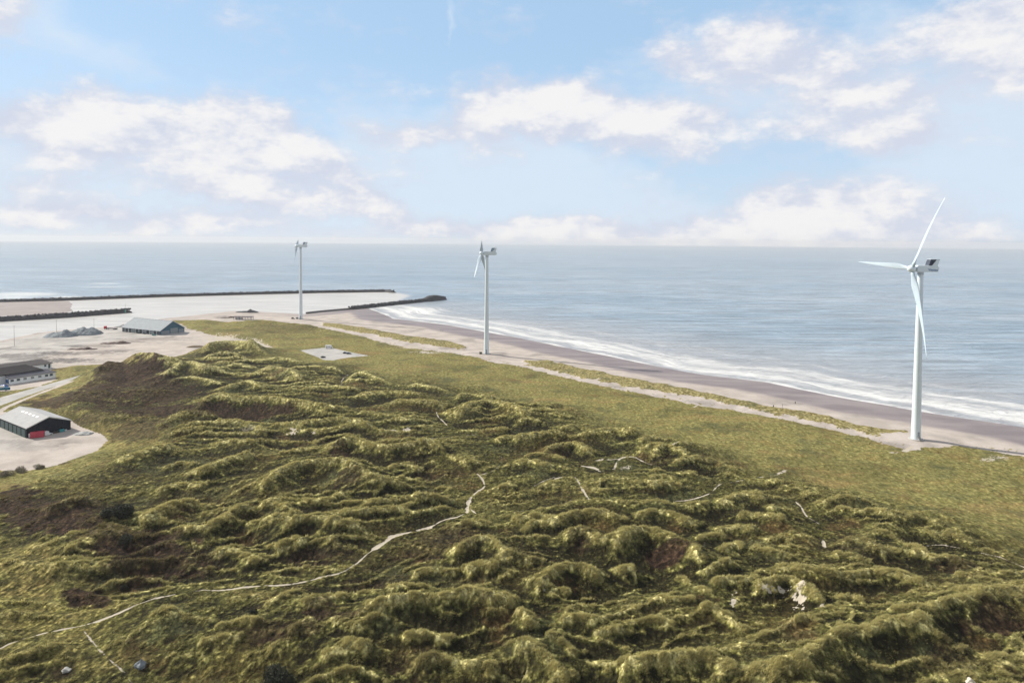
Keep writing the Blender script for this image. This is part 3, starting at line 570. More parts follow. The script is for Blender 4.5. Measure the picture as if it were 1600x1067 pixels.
    bs = g.n('ShaderNodeBsdfPrincipled', i_Roughness=.9); g.set(bs.inputs['Base Color'], col)
    bs.inputs['Specular IOR Level'].default_value = .06
    g.set(bs.inputs['Roughness'], g.m('SUBTRACT', .92, g.m('MULTIPLY', g.m('MULTIPLY', wet, .45), g.m('SUBTRACT', 1.0, gm))))
    h = g.m('ADD', g.m('ADD', g.m('MULTIPLY', fine, .5), fine2), g.m('MULTIPLY', tuf, .35))
    bp = g.n('ShaderNodeBump', i_Distance=1.1); g.set(bp.inputs['Height'], h); g.set(bp.inputs['Strength'], g.m('ADD', g.m('MULTIPLY', g.m('MULTIPLY', gm, g.m('ADD', .35, g.m('MULTIPLY', dm, .65))), .75), .02)); g.set(bs.inputs['Normal'], bp.outputs[0])
    o = g.n('ShaderNodeOutputMaterial'); g.set(o.inputs[0], bs.outputs[0])
    return m
NR, NC = 1150, 1500
s0, s1 = 1/math.sqrt(84), 1/math.sqrt(1600)
yr = 1/np.linspace(s0, s1, NR)**2
tcol = np.concatenate([np.linspace(-1.25, -.8, 80, endpoint=False), np.linspace(-.8, .8, NC-160), np.linspace(.8, 1.25, 81)[1:]])
Y = np.repeat(yr[:, None], NC, 1); X = Y*tcol[None, :]
MK = terrain(X, Y)
Z = MK['z']
ground = mesh_np('ground', np.stack([X, Y, Z], -1).reshape(-1, 3), grid_faces(NR, NC), ground_material())
attr_col(ground, 'mask_a', [MK['grass'], MK['heath'], np.maximum(MK['path'], MK['sand']), MK['wet']])
attr_col(ground, 'mask_b', [MK['gravel'], MK['crest'], MK['green'], MK['dm']])
attr_col(ground, 'mask_c', [MK['low'], MK['fore'], MK['dirt']])
tag(ground, kind='structure')
def hgt(x, y):
    i = np.interp(1/np.sqrt(y), np.linspace(s1, s0, NR), np.arange(NR-1, -1, -1.)) ; j = np.interp(x/y, tcol, np.arange(NC))
    i0 = np.clip(np.floor(i).astype(int), 0, NR-2); j0 = np.clip(np.floor(j).astype(int), 0, NC-2); a = i-i0; b = j-j0
    return (Z[i0, j0]*(1-a)*(1-b)+Z[i0+1, j0]*a*(1-b)+Z[i0, j0+1]*(1-a)*b+Z[i0+1, j0+1]*a*b)
def G(u, v, z0=4.0):
    """ground point seen at photo pixel u,v"""
    z = z0
    for _ in range(6):
        p = P(u, v, z); z = float(hgt(np.array([p[0]]), np.array([p[1]]))[0])
    return Vector((p[0], p[1], z))
# ------------------------------------------------------------------ grass tufts on the nearer dunes
def tufts():
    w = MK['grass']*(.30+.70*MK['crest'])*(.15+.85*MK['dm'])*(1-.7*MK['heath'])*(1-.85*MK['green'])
    w = w*(.05+2.2*sstep(fbm(X, Y, 3.2, 140, 4), -.15, .45))
    w = np.where((Y < 430) & (np.abs(X/Y) < .95) & (Y > 110), w, 0)
    cell = Y**2.5
    w = w*np.minimum(1, (150/np.maximum(Y, 1))**.3)
    w = w*(1-.9*MK['low'])*(1-np.minimum(1, 3*MK['path']))
    p = (w/w.sum()).ravel(); N = 230000
    idx = rng.choice(p.size, N, p=p, replace=True)
    ii, jj = np.divmod(idx, NC)
    fx = rng.random(N)-.5; fy = rng.random(N)-.5
    ii = np.clip(ii, 1, NR-2); jj = np.clip(jj, 1, NC-2)
    y = Y[ii, jj]+fy*(Y[ii+1, jj]-Y[ii, jj]); x = y*(tcol[jj]+fx*(tcol[np.minimum(jj+1, NC-1)]-tcol[jj])); z = hgt(x, y)-.05
    nb = 7
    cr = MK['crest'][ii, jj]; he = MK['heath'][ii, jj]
    size = (.28+.30*rng.random(N))*(.7+.6*cr)*(1+.5*sstep(cr, .35, .8)*sstep(-y, -300, -190))*np.clip(y/230, .75, 1.35)
    ang = rng.random((N, nb))*2*np.pi; rad = rng.random((N, nb))*.45*size[:, None]
    bx = x[:, None]+np.cos(ang)*rad; by = y[:, None]+np.sin(ang)*rad
    hh = size[:, None]*(.7+.5*rng.random((N, nb)))
    lean = .55*size[:, None]
    tx = bx+np.cos(ang)*lean*.6+.45*size[:, None]; ty = by+np.sin(ang)*lean*.6-.25*size[:, None]      # leaning with the sea wind
    ww = .085*size[:, None]*np.clip(y/180, 1, 2)[:, None]*np.ones((1, nb)); pa = rng.random((N, nb))*np.pi
    v = np.empty((N, nb, 3, 3), np.float32)
    v[:, :, 0, 0] = bx-np.cos(pa)*ww; v[:, :, 0, 1] = by-np.sin(pa)*ww; v[:, :, 0, 2] = z[:, None]
    v[:, :, 1, 0] = bx+np.cos(pa)*ww; v[:, :, 1, 1] = by+np.sin(pa)*ww; v[:, :, 1, 2] = z[:, None]
    v[:, :, 2, 0] = tx; v[:, :, 2, 1] = ty; v[:, :, 2, 2] = z[:, None]+hh
    n = N*nb
    m = bpy.data.materials.new('marram_grass'); m.use_nodes = True; g = NT(m.node_tree)
    at = g.n('ShaderNodeAttribute', attribute_name='tint'); s = g.n('ShaderNodeSeparateColor', i_0=at.outputs['Color'])
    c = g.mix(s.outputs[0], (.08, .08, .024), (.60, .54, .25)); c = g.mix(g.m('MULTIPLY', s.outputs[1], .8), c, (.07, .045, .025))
    di = g.n('ShaderNodeBsdfDiffuse'); g.set(di.inputs[0], c); tr = g.n('ShaderNodeBsdfTranslucent'); g.set(tr.inputs[0], c)
    mx = g.n('ShaderNodeMixShader', i_0=.4); g.set(mx.inputs[1], di.outputs[0]); g.set(mx.inputs[2], tr.outputs[0])
    o = g.n('ShaderNodeOutputMaterial'); g.set(o.inputs[0], mx.outputs[0])
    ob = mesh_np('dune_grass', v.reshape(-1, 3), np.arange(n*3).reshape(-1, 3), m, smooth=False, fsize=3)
    tint = np.clip(.12+.55*cr+.5*(rng.random(N)-.4)+.35*fbm(x, y, 4, 150, 4), 0, 1)  # tufts tinted paler on crests, painted crest light included
    attr_col(ob, 'tint', [np.repeat(tint, nb*3), np.repeat(he, nb*3), np.zeros(n*3)])
    tag(ob, 'tufts of pale marram grass covering the nearer dunes', 'grass', kind='stuff')
tufts()
# ------------------------------------------------------------------ sea
def sea():
    R = 18800.0
    nr, az = 640, np.concatenate([np.linspace(-np.pi, -1.0, 40, endpoint=False), np.linspace(-1.0, 1.0, 820), np.linspace(1.0, np.pi, 41)[1:]])
    rr = 1/np.linspace(1/math.sqrt(70), 1/math.sqrt(R), nr)**2; rr[-1] = R
    A, Rr = np.meshgrid(az, rr); x = Rr*np.sin(A); y = Rr*np.cos(A)
    sl = np.maximum(land_sd(x, y), sdist(x, y, W_SPIT))
    wx = x+fbm(x, y, 60, 200, 3)*14; wy = y+fbm(x, y, 60, 204, 3)*14
    s2 = land_sd(wx, wy)
    # sheltered silty harbour water
    hp = poly_w([(-900, 474), (0, 471), (250, 463), (400, 459), (603, 454), (640, 462), (600, 478), (548, 484), (475, 491), (400, 488), (250, 500), (190, 512), (0, 540), (-900, 640)], 0)
    hb = sdist(x, y, hp)
    # foam patches outside the far breakwater
    fp = np.zeros(x.shape)
    for cx, cy, rx, ry, s in [(40, 460, 70, 5, .55), (10, 464, 60, 5, .5), (165, 443, 40, 2.0, .45), (170, 448, 60, 2.0, .4), (110, 465, 40, 3, .6), (660, 485, 40, 6, .4), (100, 480, 12, 7, .5)]:
        fp = np.maximum(fp, s*sstep(-ell(x, y, cx, cy, rx, ry, 0), -1.4, -.3))
    d = (P(1428, 641, 0)-P(700, 508, 0)); d /= np.linalg.norm(d)
    along = x*d[0]+y*d[1]
    z = np.zeros(x.shape)
    out = -s2
    z += .45*np.exp(-((out-46)/5)**2)+.3*np.exp(-((out-78)/7)**2)*sstep(fbm(x, y, 80, 211, 2), -.2, .3)
    z *= (hb < 0)
    m = bpy.data.materials.new('sea_water'); m.use_nodes = True; g = NT(m.node_tree)
    pos = g.n('ShaderNodeNewGeometry').outputs['Position']
    at = g.n('ShaderNodeAttribute', attribute_name='water'); s = g.n('ShaderNodeSeparateColor', i_0=at.outputs['Color'])
    ou = g.m('MULTIPLY', s.outputs[0], 400.0); harb = s.outputs[1]; fpa = s.outputs[2]; al = at.outputs['Alpha']
    alv = g.m('MULTIPLY', al, 2000.0)
    sv = g.n('ShaderNodeCombineXYZ', i_0=g.m('MULTIPLY', alv, .016), i_1=g.m('MULTIPLY', ou, .11), i_2=0.0).outputs[0]
    fn = g.noise(sv, 1.0, 7, .65, .6); fn2 = g.noise(g.vm('MULTIPLY', pos, (.10, .34, 0)), 1.0, 6, .7, .4)
    fs = g.noise(g.n('ShaderNodeCombineXYZ', i_0=g.m('MULTIPLY', alv, .006), i_1=g.m('MULTIPLY', ou, .02), i_2=3.0).outputs[0], 1.0, 3, .5)
    # foam: swash line, inner and outer breaker bands
    def band(c, w, amt):
        q = g.m('SUBTRACT', ou, g.m('ADD', c, g.m('MULTIPLY', g.m('SUBTRACT', fs, .5), 60.0)))
        e = g.m('POWER', 2.718, g.m('MULTIPLY', g.m('POWER', g.m('ABSOLUTE', g.m('DIVIDE', q, w)), 2.0), -1.0))
        return g.m('MULTIPLY', e, amt)
    swash = g.m('MULTIPLY', g.ss(ou, 7.0, 0.5), .62)
    tot = g.m('ADD', g.m('ADD', g.m('ADD', band(26.0, 12.0, .62), swash), band(58.0, 16.0, .52)), band(100.0, 9.0, .30))
    tot = g.m('ADD', tot, g.ss(ou, 110, 0, 0.0, .22)); 
    tot = g.m('MULTIPLY', tot, g.m('SUBTRACT', 1.0, harb))
    tot = g.m('ADD', tot, fpa)
    nn = g.m('ADD', g.m('MULTIPLY', fn, .62), g.m('MULTIPLY', fn2, .38))
    foam = g.ss(g.m('ADD', g.m('SUBTRACT', nn, .5), g.m('MULTIPLY', tot, .44)), .05, .46)
    caps = g.m('MULTIPLY', g.ss(g.noise(g.vm('MULTIPLY', pos, (.012, .035, 0)), 1.0, 8, .72), .665, .73), .22)
    foam = g.m('MAXIMUM', foam, g.m('MULTIPLY', caps, g.m('SUBTRACT', 1.0, harb)))
    sy = g.n('ShaderNodeSeparateXYZ', i_0=pos)
    big = g.noise(g.vm('MULTIPLY', pos, (.0011, .0045, 0)), 1.0, 5, .6)
    st1 = g.noise(g.vm('MULTIPLY', pos, (.006, .028, 0)), 1.0, 6, .65, .3)
    c = g.mix(g.ss(big, .35, .65), (.195, .275, .36), (.28, .35, .425))
    c = g.mix(g.m('MULTIPLY', g.ss(st1, .45, .65), .45), c, (.33, .37, .42))
    st2 = g.noise(g.vm('MULTIPLY', pos, (.011, .085, 0)), 1.0, 6, .65, .6)
    c = g.vm('SCALE', c, sc=g.lin(st2, .38, .62, .66, 1.30))
    st2h = st2
    shal = g.ss(ou, 260.0, 20.0)
    c = g.mix(g.m('MULTIPLY', shal, .75), c, (.345, .34, .355))
    c = g.mix(harb, c, g.mix(g.ss(st2h, .38, .64), (.43, .42, .405), (.58, .56, .54)))
    c = g.mix(g.m('MULTIPLY', foam, .9), c, (.72, .73, .74))
    b = g.n('ShaderNodeBsdfPrincipled', i_IOR=1.33); b.inputs['Specular IOR Level'].default_value = .4; g.set(b.inputs['Base Color'], c)
    g.set(b.inputs['Roughness'], g.m('ADD', .32, g.m('MULTIPLY', foam, .5)))
    cd = g.n('ShaderNodeCameraData')
    wv = g.noise(g.vm('MULTIPLY', pos, (.035, .09, 0)), 1.0, 8, .62, .5)
    w2 = g.n('ShaderNodeCombineXYZ', i_0=g.m('MULTIPLY', alv, .012), i_1=g.m('MULTIPLY', ou, .07), i_2=0.0).outputs[0]
    wv2 = g.noise(w2, 1.0, 4, .55, .4)
    hh = g.m('ADD', g.m('MULTIPLY', wv, 1.0), g.m('MULTIPLY', wv2, .8))
    bp = g.n('ShaderNodeBump', i_Distance=7.0); g.set(bp.inputs['Height'], hh); g.set(bp.inputs['Strength'], g.m('SUBTRACT', .62, g.m('MULTIPLY', harb, .5))); g.set(b.inputs['Normal'], bp.outputs[0])
    o = g.n('ShaderNodeOutputMaterial'); g.set(o.inputs[0], b.outputs[0])
    ob = mesh_np('sea', np.stack([x, y, z], -1).reshape(-1, 3), grid_faces(nr, len(az)), m)
    attr_col(ob, 'water', [np.clip(out, 0, 400)/400, sstep(hb, -10, 6), fp, np.clip(along+600, 0, 2000)/2000])
    tag(ob, kind='structure')
sea()
# ------------------------------------------------------------------ wind turbines
M_TW = pm('turbine_paint', (.66, .75, .82), .35, var=.04, scale=.2)
M_BLD = pm('blade_paint', (.47, .57, .67), .35, var=.04, scale=.2)
M_DK = pm('dark_grille', (.02, .03, .06), .5, var=.3)
M_CON = pm('concrete', (.42, .41, .40), .9, var=.15, bump=.3)
M_BL = pm('logo_blue', (.02, .10, .32), .4)
def blade(root, tip, chord, curve, name_parent, axis, pitch=0):
    """tapered, twisted blade from hub to tip"""
    a, b = Vector(root), Vector(tip); L = (b-a).length; d = (b-a).normalized()
    axis = Vector(axis); side = d.cross(axis).normalized(); nrm = side.cross(d).normalized()
    N = 18; K = 14; vs = []; fs = []
    for i in range(N+1):
        t = i/N
        c = chord*(.46 if t < .04 else .46+.54*min(1, (t-.04)/.14)) if t < .18 else chord*(1-.93*((t-.18)/.82)**.85)
        th = c*(1 if t < .05 else max(.14, 1-(t-.05)*6)) if t < .2 else c*.16
        th = min(th, chord*.46)
        tw = math.radians(pitch+32*(1-t)**2.2)
        ctr = a+d*(L*t)+axis*(curve*(t*t-t))
        x_ = side*math.cos(tw)+nrm*math.sin(tw); y_ = -side*math.sin(tw)+nrm*math.cos(tw)
        for k in range(K):
            q = 2*math.pi*k/K
            px = math.cos(q); py = math.sin(q)*(1 if t < .08 else (.55+.45*px))
            vs.append(ctr+x_*(px*c/2-c*(.0 if t < .05 else .12))+y_*(py*th/2))
    for i in range(N):
        for k in range(K): fs.append((i*K+k, i*K+(k+1) % K, (i+1)*K+(k+1) % K, (i+1)*K+k))
    fs += [tuple(range(K-1, -1, -1)), tuple(N*K+k for k in range(K))]
    m = MB().add(vs, fs); return m.build('blade', M_BLD, name_parent, smooth=True)
def letters(txt, size, mat, parent, M):
    cu = bpy.data.curves.new('lettering', 'FONT'); cu.body = txt; cu.size = size; cu.extrude = .02; cu.offset = .02
    t = bpy.data.objects.new('tmp_text', cu); COL.objects.link(t)
    dg = bpy.context.evaluated_depsgraph_get(); me = bpy.data.meshes.new_from_object(t.evaluated_get(dg)); me.name = 'lettering'
    bpy.data.objects.remove(t); me.materials.clear(); me.materials.append(mat)
    o = bpy.data.objects.new('lettering', me); COL.objects.link(o); o.parent = parent; o.matrix_local = M
    return o
def turbine(key, hub_px, tips, label, chord=3.6):
    bx, by = tb[key]
    root = empty('wind_turbine', (bx, by, TZ)); tag(root, label, 'wind turbine', 'white wind turbines along the beach')
    # rotor in the plane x = bx-5, facing -X ; find hub height from its pixel
    def onplane(u, v, x):
        d = ray(u, v); t = x/d[0]; return Vector((d[0]*t, d[1]*t, H+d[2]*t))
    d = ray(hub_px[0], hub_px[1]); t = by/d[1]; hz = H+d[2]*t-TZ
    MB().tube((0, 0, -.6), (0, 0, .35), 3.6, 3.6, 40).build('foundation', M_CON, root)
    r = lambda z: 2.3-(2.3-1.3)*(z/hz)
    zs = []
    for i in range(5):
        z0 = .3+(hz*.975-.3)*i/4
        zs += [(z0, 0)]
    K = 56; vs = [((r(z)+e)*math.cos(2*math.pi*k/K), (r(z)+e)*math.sin(2*math.pi*k/K), z) for z, e in zs for k in range(K)]
    tower = MB().add(vs, [(i*K+k, i*K+(k+1) % K, (i+1)*K+(k+1) % K, (i+1)*K+k) for i in range(len(zs)-1) for k in range(K)]).build('tower', M_TW, root, smooth=True)
    dr = MB().box(-.55, .55, -2.34, -2.15, 2.0, 4.3).build('door', pm('door_grey', (.28, .33, .36), .5), tower)
    st = MB()
    for i in range(7): st.box(-.6, .6, -2.4-.28*(7-i), -2.4-.28*(6-i), 0.3, .3+.25*(i+1))
    st.tube((-.6, -4.3, .4), (-.6, -4.3, 1.6), .03); st.tube((-.6, -2.4, 2), (-.6, -2.4, 3.1), .03); st.tube((-.6, -4.3, 1.6), (-.6, -2.4, 3.1), .03)
    st.build('steps', pm('galvanised', (.35, .36, .37), .4, .6), root)
    # nacelle: box running +X behind the rotor
    nx0, nx1, w, h0, h1 = -2.6, 8.6, 1.75, -1.75, 1.85
    prof = [(nx0, h0+.2), (nx0+1, h0), (nx1-.8, h0+.2), (nx1, h0+1.2), (nx1, h1-1.0), (nx1-.9, h1-.1), (nx0+.4, h1), (nx0, h1-.4)]
    nac = MB().prism([(x, z+hz) for x, z in prof], -w, w).build('nacelle', M_TW, root, bevel=.25)
    MB().tube((0, 0, hz*.965), (0, 0, hz-1.7), 1.45, 1.45, 32).build('yaw_ring', pm('yaw_grey', (.42, .48, .54), .5), root)
    # cooler on the roof: dark grille standing between two slanting white cheeks
    cx = 4.2
    co = MB().prism([(cx-1.0, hz+h1-.05), (cx+.6, hz+h1-.05), (cx+3.0, hz+h1+3.0), (cx, hz+h1+3.0)], -w+.12, w-.12).build('cooler', M_DK if key == 'r' else pm('pale_cooler', (.22, .32, .44), .5), root)
    fr = MB()
    fr.prism([(cx+.7, hz+h1-.05), (cx+3.3, hz+h1-.4), (cx+4.6, hz+h1+3.1), (cx+3.1, hz+h1+3.1)], -w, w)
    fr.prism([(cx-.1, hz+h1+3.03), (cx+4.4, hz+h1+3.03), (cx+4.4, hz+h1+3.2), (cx-.1, hz+h1+3.2)], -w, w)
    fr.build('cooler_frame', M_TW, co)
    for yy in (-.6, .6): MB().tube((nx1-1.6, yy, hz+h1), (nx1-1.6, yy, hz+h1+1.6), .05, .05, 8).build('wind_sensor', MATS['galvanised'], root)
    # hub
    hx = -4.4; hc = Vector((hx, 0, hz))
    hb = bmesh.new(); bmesh.ops.create_uvsphere(hb, u_segments=28, v_segments=18, radius=1.0)
    me = bpy.data.meshes.new('hub'); 
    for v in hb.verts: v.co = Vector((v.co.x*(2.5 if v.co.x < 0 else 1.9)+hx, v.co.y*1.95, v.co.z*1.95+hz))
    for f in hb.faces: f.smooth = True
    hb.to_mesh(me); hb.free(); me.materials.append(M_TW); ho = bpy.data.objects.new('hub', me); COL.objects.link(ho); ho.parent = root
    for tp in tips:
        if tp[0] == 'px':
            q = onplane(tp[1], tp[2], bx+hx-tp[3]); q = q-Vector((bx, by, TZ))
        else: q = hc+Vector(tp[1:4])
        dd = (q-hc).normalized()
        blade(hc+dd*.9, q, chord, tp[-1], root, (1, 0, 0), 6 if key == 'r' else 62)
    return root, hz, h0, h1, w, nx1
r_, hz, h0, h1, w_, nx1 = turbine('r', (1428, 420), [('px', 1477, 308, 0, 4.0), ('px', 1341, 409, 1, 2.0), ('px', 1448, 561, 0, -3.0)],
        'largest, nearest white wind turbine at the right, one blade raised above the horizon', 3.9)
letters('Vestas', 1.9, M_BL, r_, Matrix(((1, 0, 0, 2.9), (0, 0, -1, -w_-.03), (0, 1, 0, hz-1.05), (0, 0, 0, 1))))
turbine('m', (756, 396), [('d', -6, -18, -21, 1), ('d', 3.8, 10, -19, 1), ('d', -.3, -2, 11.5, 0)], 'middle one of the three white wind turbines, standing where the track meets the open beach', 3.4)
turbine('l', (467, 384.5), [('d', -1.5, -6, -20, 1), ('d', -6.5, 12, -3.5, 0), ('d', .5, 4, 8, 0)], 'farthest white wind turbine, two dark cars on the sand at its foot', 3.4)
# ------------------------------------------------------------------ breakwaters
M_ROCK = pm('armour_rock', (.038, .040, .05), .9, var=.45, scale=.5, bump=.4, bscale=2)
def stone(c, r, seed):
    rr = random.Random(seed); bm = bmesh.new(); bmesh.ops.create_icosphere(bm, subdivisions=1, radius=1)
    k = [rr.uniform(.7, 1.25) for _ in range(3)]
    vs = [Vector((v.co.x*k[0], v.co.y*k[1], v.co.z*k[2]))*r*rr.uniform(.8, 1.15)+Vector(c) for v in bm.verts]
    fs = [tuple(v.index for v in f.verts) for f in bm.faces]; bm.free(); return vs, fs
def breakwater(pts, width, height, label, zb=-1.5, head=None, wob=1.0, ns=700, rs=(.9, 1.7)):
    line = [P3(u, v, 0) for u, v in pts]
    L = [0]
    for a, b in zip(line, line[1:]): L.append(L[-1]+(b-a).length)
    def at(s):
        for i in range(len(L)-1):
            if s <= L[i+1] or i == len(L)-2:
                t = (s-L[i])/(L[i+1]-L[i]); d = (line[i+1]-line[i]).normalized(); return line[i].lerp(line[i+1], min(t, 1)), d
    n = max(8, int(L[-1]/4)); K = 9; mb = MB(); vs = []
    for i in range(n+1):
        p, d = at(L[-1]*i/n); sd = Vector((d.y, -d.x, 0)); e = min(1, (n-i)*4/10.0, 1 if pts[0][0] < 0 else (i+.5)*4/10.0)
        hh = height*(.25+.75*e)
        if head and (L[-1]*(1-i/n)) < head[0]: hh = height+head[1]*math.sin(math.pi*min(1, (L[-1]*(1-i/n))/head[0]))
        for k in range(K):
            q = k/(K-1)*2-1; z = (hh-zb)*min(1, (1-abs(q))*1.7)+zb
            vs.append(p+sd*(q*width/2*(1+(.6 if hh > height*1.05 else 0)))+Vector((random.uniform(-.4, .4)*wob, random.uniform(-.4, .4)*wob, z+random.uniform(-.45, .45)*wob)))
    fs = [(i*K+k, i*K+k+1, (i+1)*K+k+1, (i+1)*K+k) for i in range(n) for k in range(K-1)]
    mb.add(vs, fs)
    for j in range(ns):
        s = random.random()*L[-1]; p, d = at(s); sd = Vector((d.y, -d.x, 0)); q = random.uniform(-.95, .95)
        z = (height-zb)*min(1, (1-abs(q))*1.7)+zb
        v, f = stone(p+sd*(q*width/2)+Vector((0, 0, z-.3)), random.uniform(*rs), j); mb.add(v, f)
    o = mb.build('breakwater', M_ROCK); tag(o, label, 'breakwater', 'dark stone breakwaters of the harbour'); return o
breakwater([(-300, 476), (0, 472.5), (100, 469.5), (250, 464), (400, 459.8), (500, 457.5), (604, 456), (616, 457.5)], 15, 4.6, 'longest dark stone breakwater, farthest out, between open sea and pale harbour water')
breakwater([(-300, 519), (0, 502), (100, 496), (204, 488)], 15, 5.5, 'short dark breakwater at the left edge, nearest the quay with grey heaps', ns=600)
breakwater([(546, 484), (572, 481), (600, 478), (650, 472.5), (694, 467.5)], 14, 4.5, 'dark breakwater running out from the beach and ending in a rounded stone mound', head=(60, 4.5), ns=600)
def ribbon(pts, z0, z1, w, z=0):
    mb = MB(); L = [P3(u, v, z) for u, v in pts]
    for a, b in zip(L, L[1:]):
        d = (b-a).normalized(); s = Vector((d.y, -d.x, 0))*w/2
        vs = [a-s, a+s, b+s, b-s]; vv = [Vector((q.x, q.y, z0)) for q in vs]+[Vector((q.x, q.y, z1)) for q in vs]
        mb.add(vv, [(0, 3, 2, 1), (4, 5, 6, 7), (0, 1, 5, 4), (1, 2, 6, 5), (2, 3, 7, 6), (3, 0, 4, 7)])
    return mb
tag(ribbon([(478, 490.5), (500, 488), (525, 485.7), (548, 483.6)], -1, 2.6, 1.2).build('sea_wall', pm('old_concrete', (.15, .14, .14), .9, var=.3)), 'thin dark wall along the harbour side of the beach, leading to the mounded breakwater', 'wall')
# ------------------------------------------------------------------ buildings
def frame(o, xdir):
    """matrix with origin o, local x along xdir (2D), z up"""
    x = Vector((xdir[0], xdir[1], 0)).normalized(); y = Vector((-x.y, x.x, 0))
    return math.atan2(x.y, x.x)
M_ROOFP = corrugated('pale_sheet_roof', (.38, .385, .40), 0, 1.6, .8, .1, .2)
M_ROOFG = corrugated('grey_sheet_roof', (.30, .335, .37), 0, 1.2, .8, .1, .2)
M_ROOFD = corrugated('dark_roof', (.028, .026, .032), 0, .8, .8)
M_ROOFM = corrugated('grey_brown_roof', (.12, .11, .115), 0, .8, .8)
M_BLACK = corrugated('black_cladding', (.006, .010, .022), 1, .9, .45)
M_BLACKX = corrugated('black_cladding_long', (.012, .030, .040), 0, .9, .45)
M_TEAL = corrugated('teal_cladding', (.05, .13, .19), 1, .7, .5)
M_TEALX = corrugated('teal_cladding_long', (.05, .13, .19), 0, .7, .5)
M_DOORG = corrugated('door_panels', (.27, .31, .33), 2, 1.2, .5)
M_WH = pm('white_wall', (.88, .92, .93), .7, var=.06)
M_GL = pm('window_glass', (.03, .07, .10), .12, var=.2)
M_TRIM = pm('pale_trim', (.62, .63, .62), .5)
def gable_house(origin, xd, L, Wd, eave, ridge, label, cat, name, walls, roofm, over=.5, gablemat=None, z=2.6, side=1):
    """local x along the long wall, y into the building (side=+1), origin at one long-wall corner"""
    r = empty(name, (origin[0], origin[1], z), math.atan2(xd[1], xd[0])); tag(r, label, cat)
    s = side; y1 = Wd*s
    wl = MB(); t = .25
    ya, yb = sorted((0, y1)); ym = y1/2
    vs = [(0, ya, -.5), (L, ya, -.5), (L, yb, -.5), (0, yb, -.5), (0, ya, eave), (L, ya, eave), (L, yb, eave), (0, yb, eave)]
    wl.add(vs, [(0, 1, 5, 4), (2, 3, 7, 6)]); wl.build('wall', walls, r)
    gb = MB(); gb2 = MB(); gb.add([(0, ya, -.5), (0, yb, -.5), (0, yb, eave), (0, ym, ridge), (0, ya, eave)], [(0, 1, 2, 3, 4)]); gb2.add([(L, ya, -.5), (L, yb, -.5), (L, yb, eave), (L, ym, ridge), (L, ya, eave)], [(0, 1, 2, 3, 4)])
    gb.build('gable', gablemat or walls, r); gb2.build('gable', gablemat or walls, r)
    rf = MB(); sl = (ridge-eave)/(Wd/2)
    for a, b in ((ya, ym), (yb, ym)):
        e = -over if a < b else over
        z0 = eave-over*sl
        for (dz0, dz1) in ((.05, .30),):
            v = [(-over, a+e, z0+dz0), (L+over, a+e, z0+dz0), (L+over, b, ridge+dz0), (-over, b, ridge+dz0), (-over, a+e, z0+dz1), (L+over, a+e, z0+dz1), (L+over, b, ridge+dz1), (-over, b, ridge+dz1)]
            rf.add(v, [(0, 1, 2, 3), (4, 5, 6, 7), (0, 1, 5, 4), (0, 3, 7, 4), (1, 2, 6, 5)])
    ro = rf.build('roof', roofm, r)
    for xx in (-over-.12, L+over):
        tr = MB()
        for a, b in ((ya, ym), (yb, ym)):
            e = -over if a < b else over; z0 = eave-over*sl
            tr.add([(xx, a+e, z0-.15), (xx+.12, a+e, z0-.15), (xx+.12, b, ridge-.15), (xx, b, ridge-.15), (xx, a+e, z0+.4), (xx+.12, a+e, z0+.4), (xx+.12, b, ridge+.4), (xx, b, ridge+.4)], [(0, 1, 2, 3), (4, 5, 6, 7), (0, 1, 5, 4), (3, 2, 6, 7), (0, 3, 7, 4), (1, 2, 6, 5)])
        tr.build('verge_trim', M_TRIM, ro)
    return r, ro
# long teal hall by the quay: corner (250,523) long wall towards (191,517.5), gable towards (290.6,518)
c0 = P3(250, 523.5, 2.6); c1 = P3(191, 517.5, 2.6); c2 = P3(290.6, 518.5, 2.6)
Ls = (c1-c0).length; xd = (c0-c1).normalized(); Wd = (c2-c0).length*.98
hall, hroof = gable_house(c1, xd, Ls, Wd, 4.6, 13.4, 'long teal hall with pale grey roof on the quay beside grey gravel heaps', 'warehouse', 'warehouse', M_TEALX, M_ROOFG, 1.0, M_TEAL)
for i in range(11):
    x = 2.2+i*(Ls-4.4)/10; pale = i in (3, 6, 8)
    MB().box(x-1.6, x+1.6, -.12, -.02, -.3, 3.7).build('door', M_DOORG if pale else pm('dark_opening', (.02, .03, .04), .4), hall)
    if i < 10: MB().box(x+(Ls-4.4)/20-.3, x+(Ls-4.4)/20+.3, -.3, -.02, -.5, 4.5).build('wall_post', M_TRIM, hall)
MB().box(Ls+.02, Ls+.14, Wd*.42, Wd*.72, -.3, 5.6).build('gable_door', M_DOORG, hall)
for (a, b) in ((.05, .38), (.76, .96)):
    MB().box(Ls+.02, Ls+.10, Wd*a, Wd*b, -.4, 3.8).build('pale_lower_panel', pm('grey_panel', (.22, .26, .30), .6), hall)
for i in range(12):
    x = 2+i*(Ls-4)/11; MB().box(x-1.0, x+.6, Wd/2-1.0, Wd/2-.2, 13.15, 13.75).build('ridge_vent', M_TRIM, hroof)
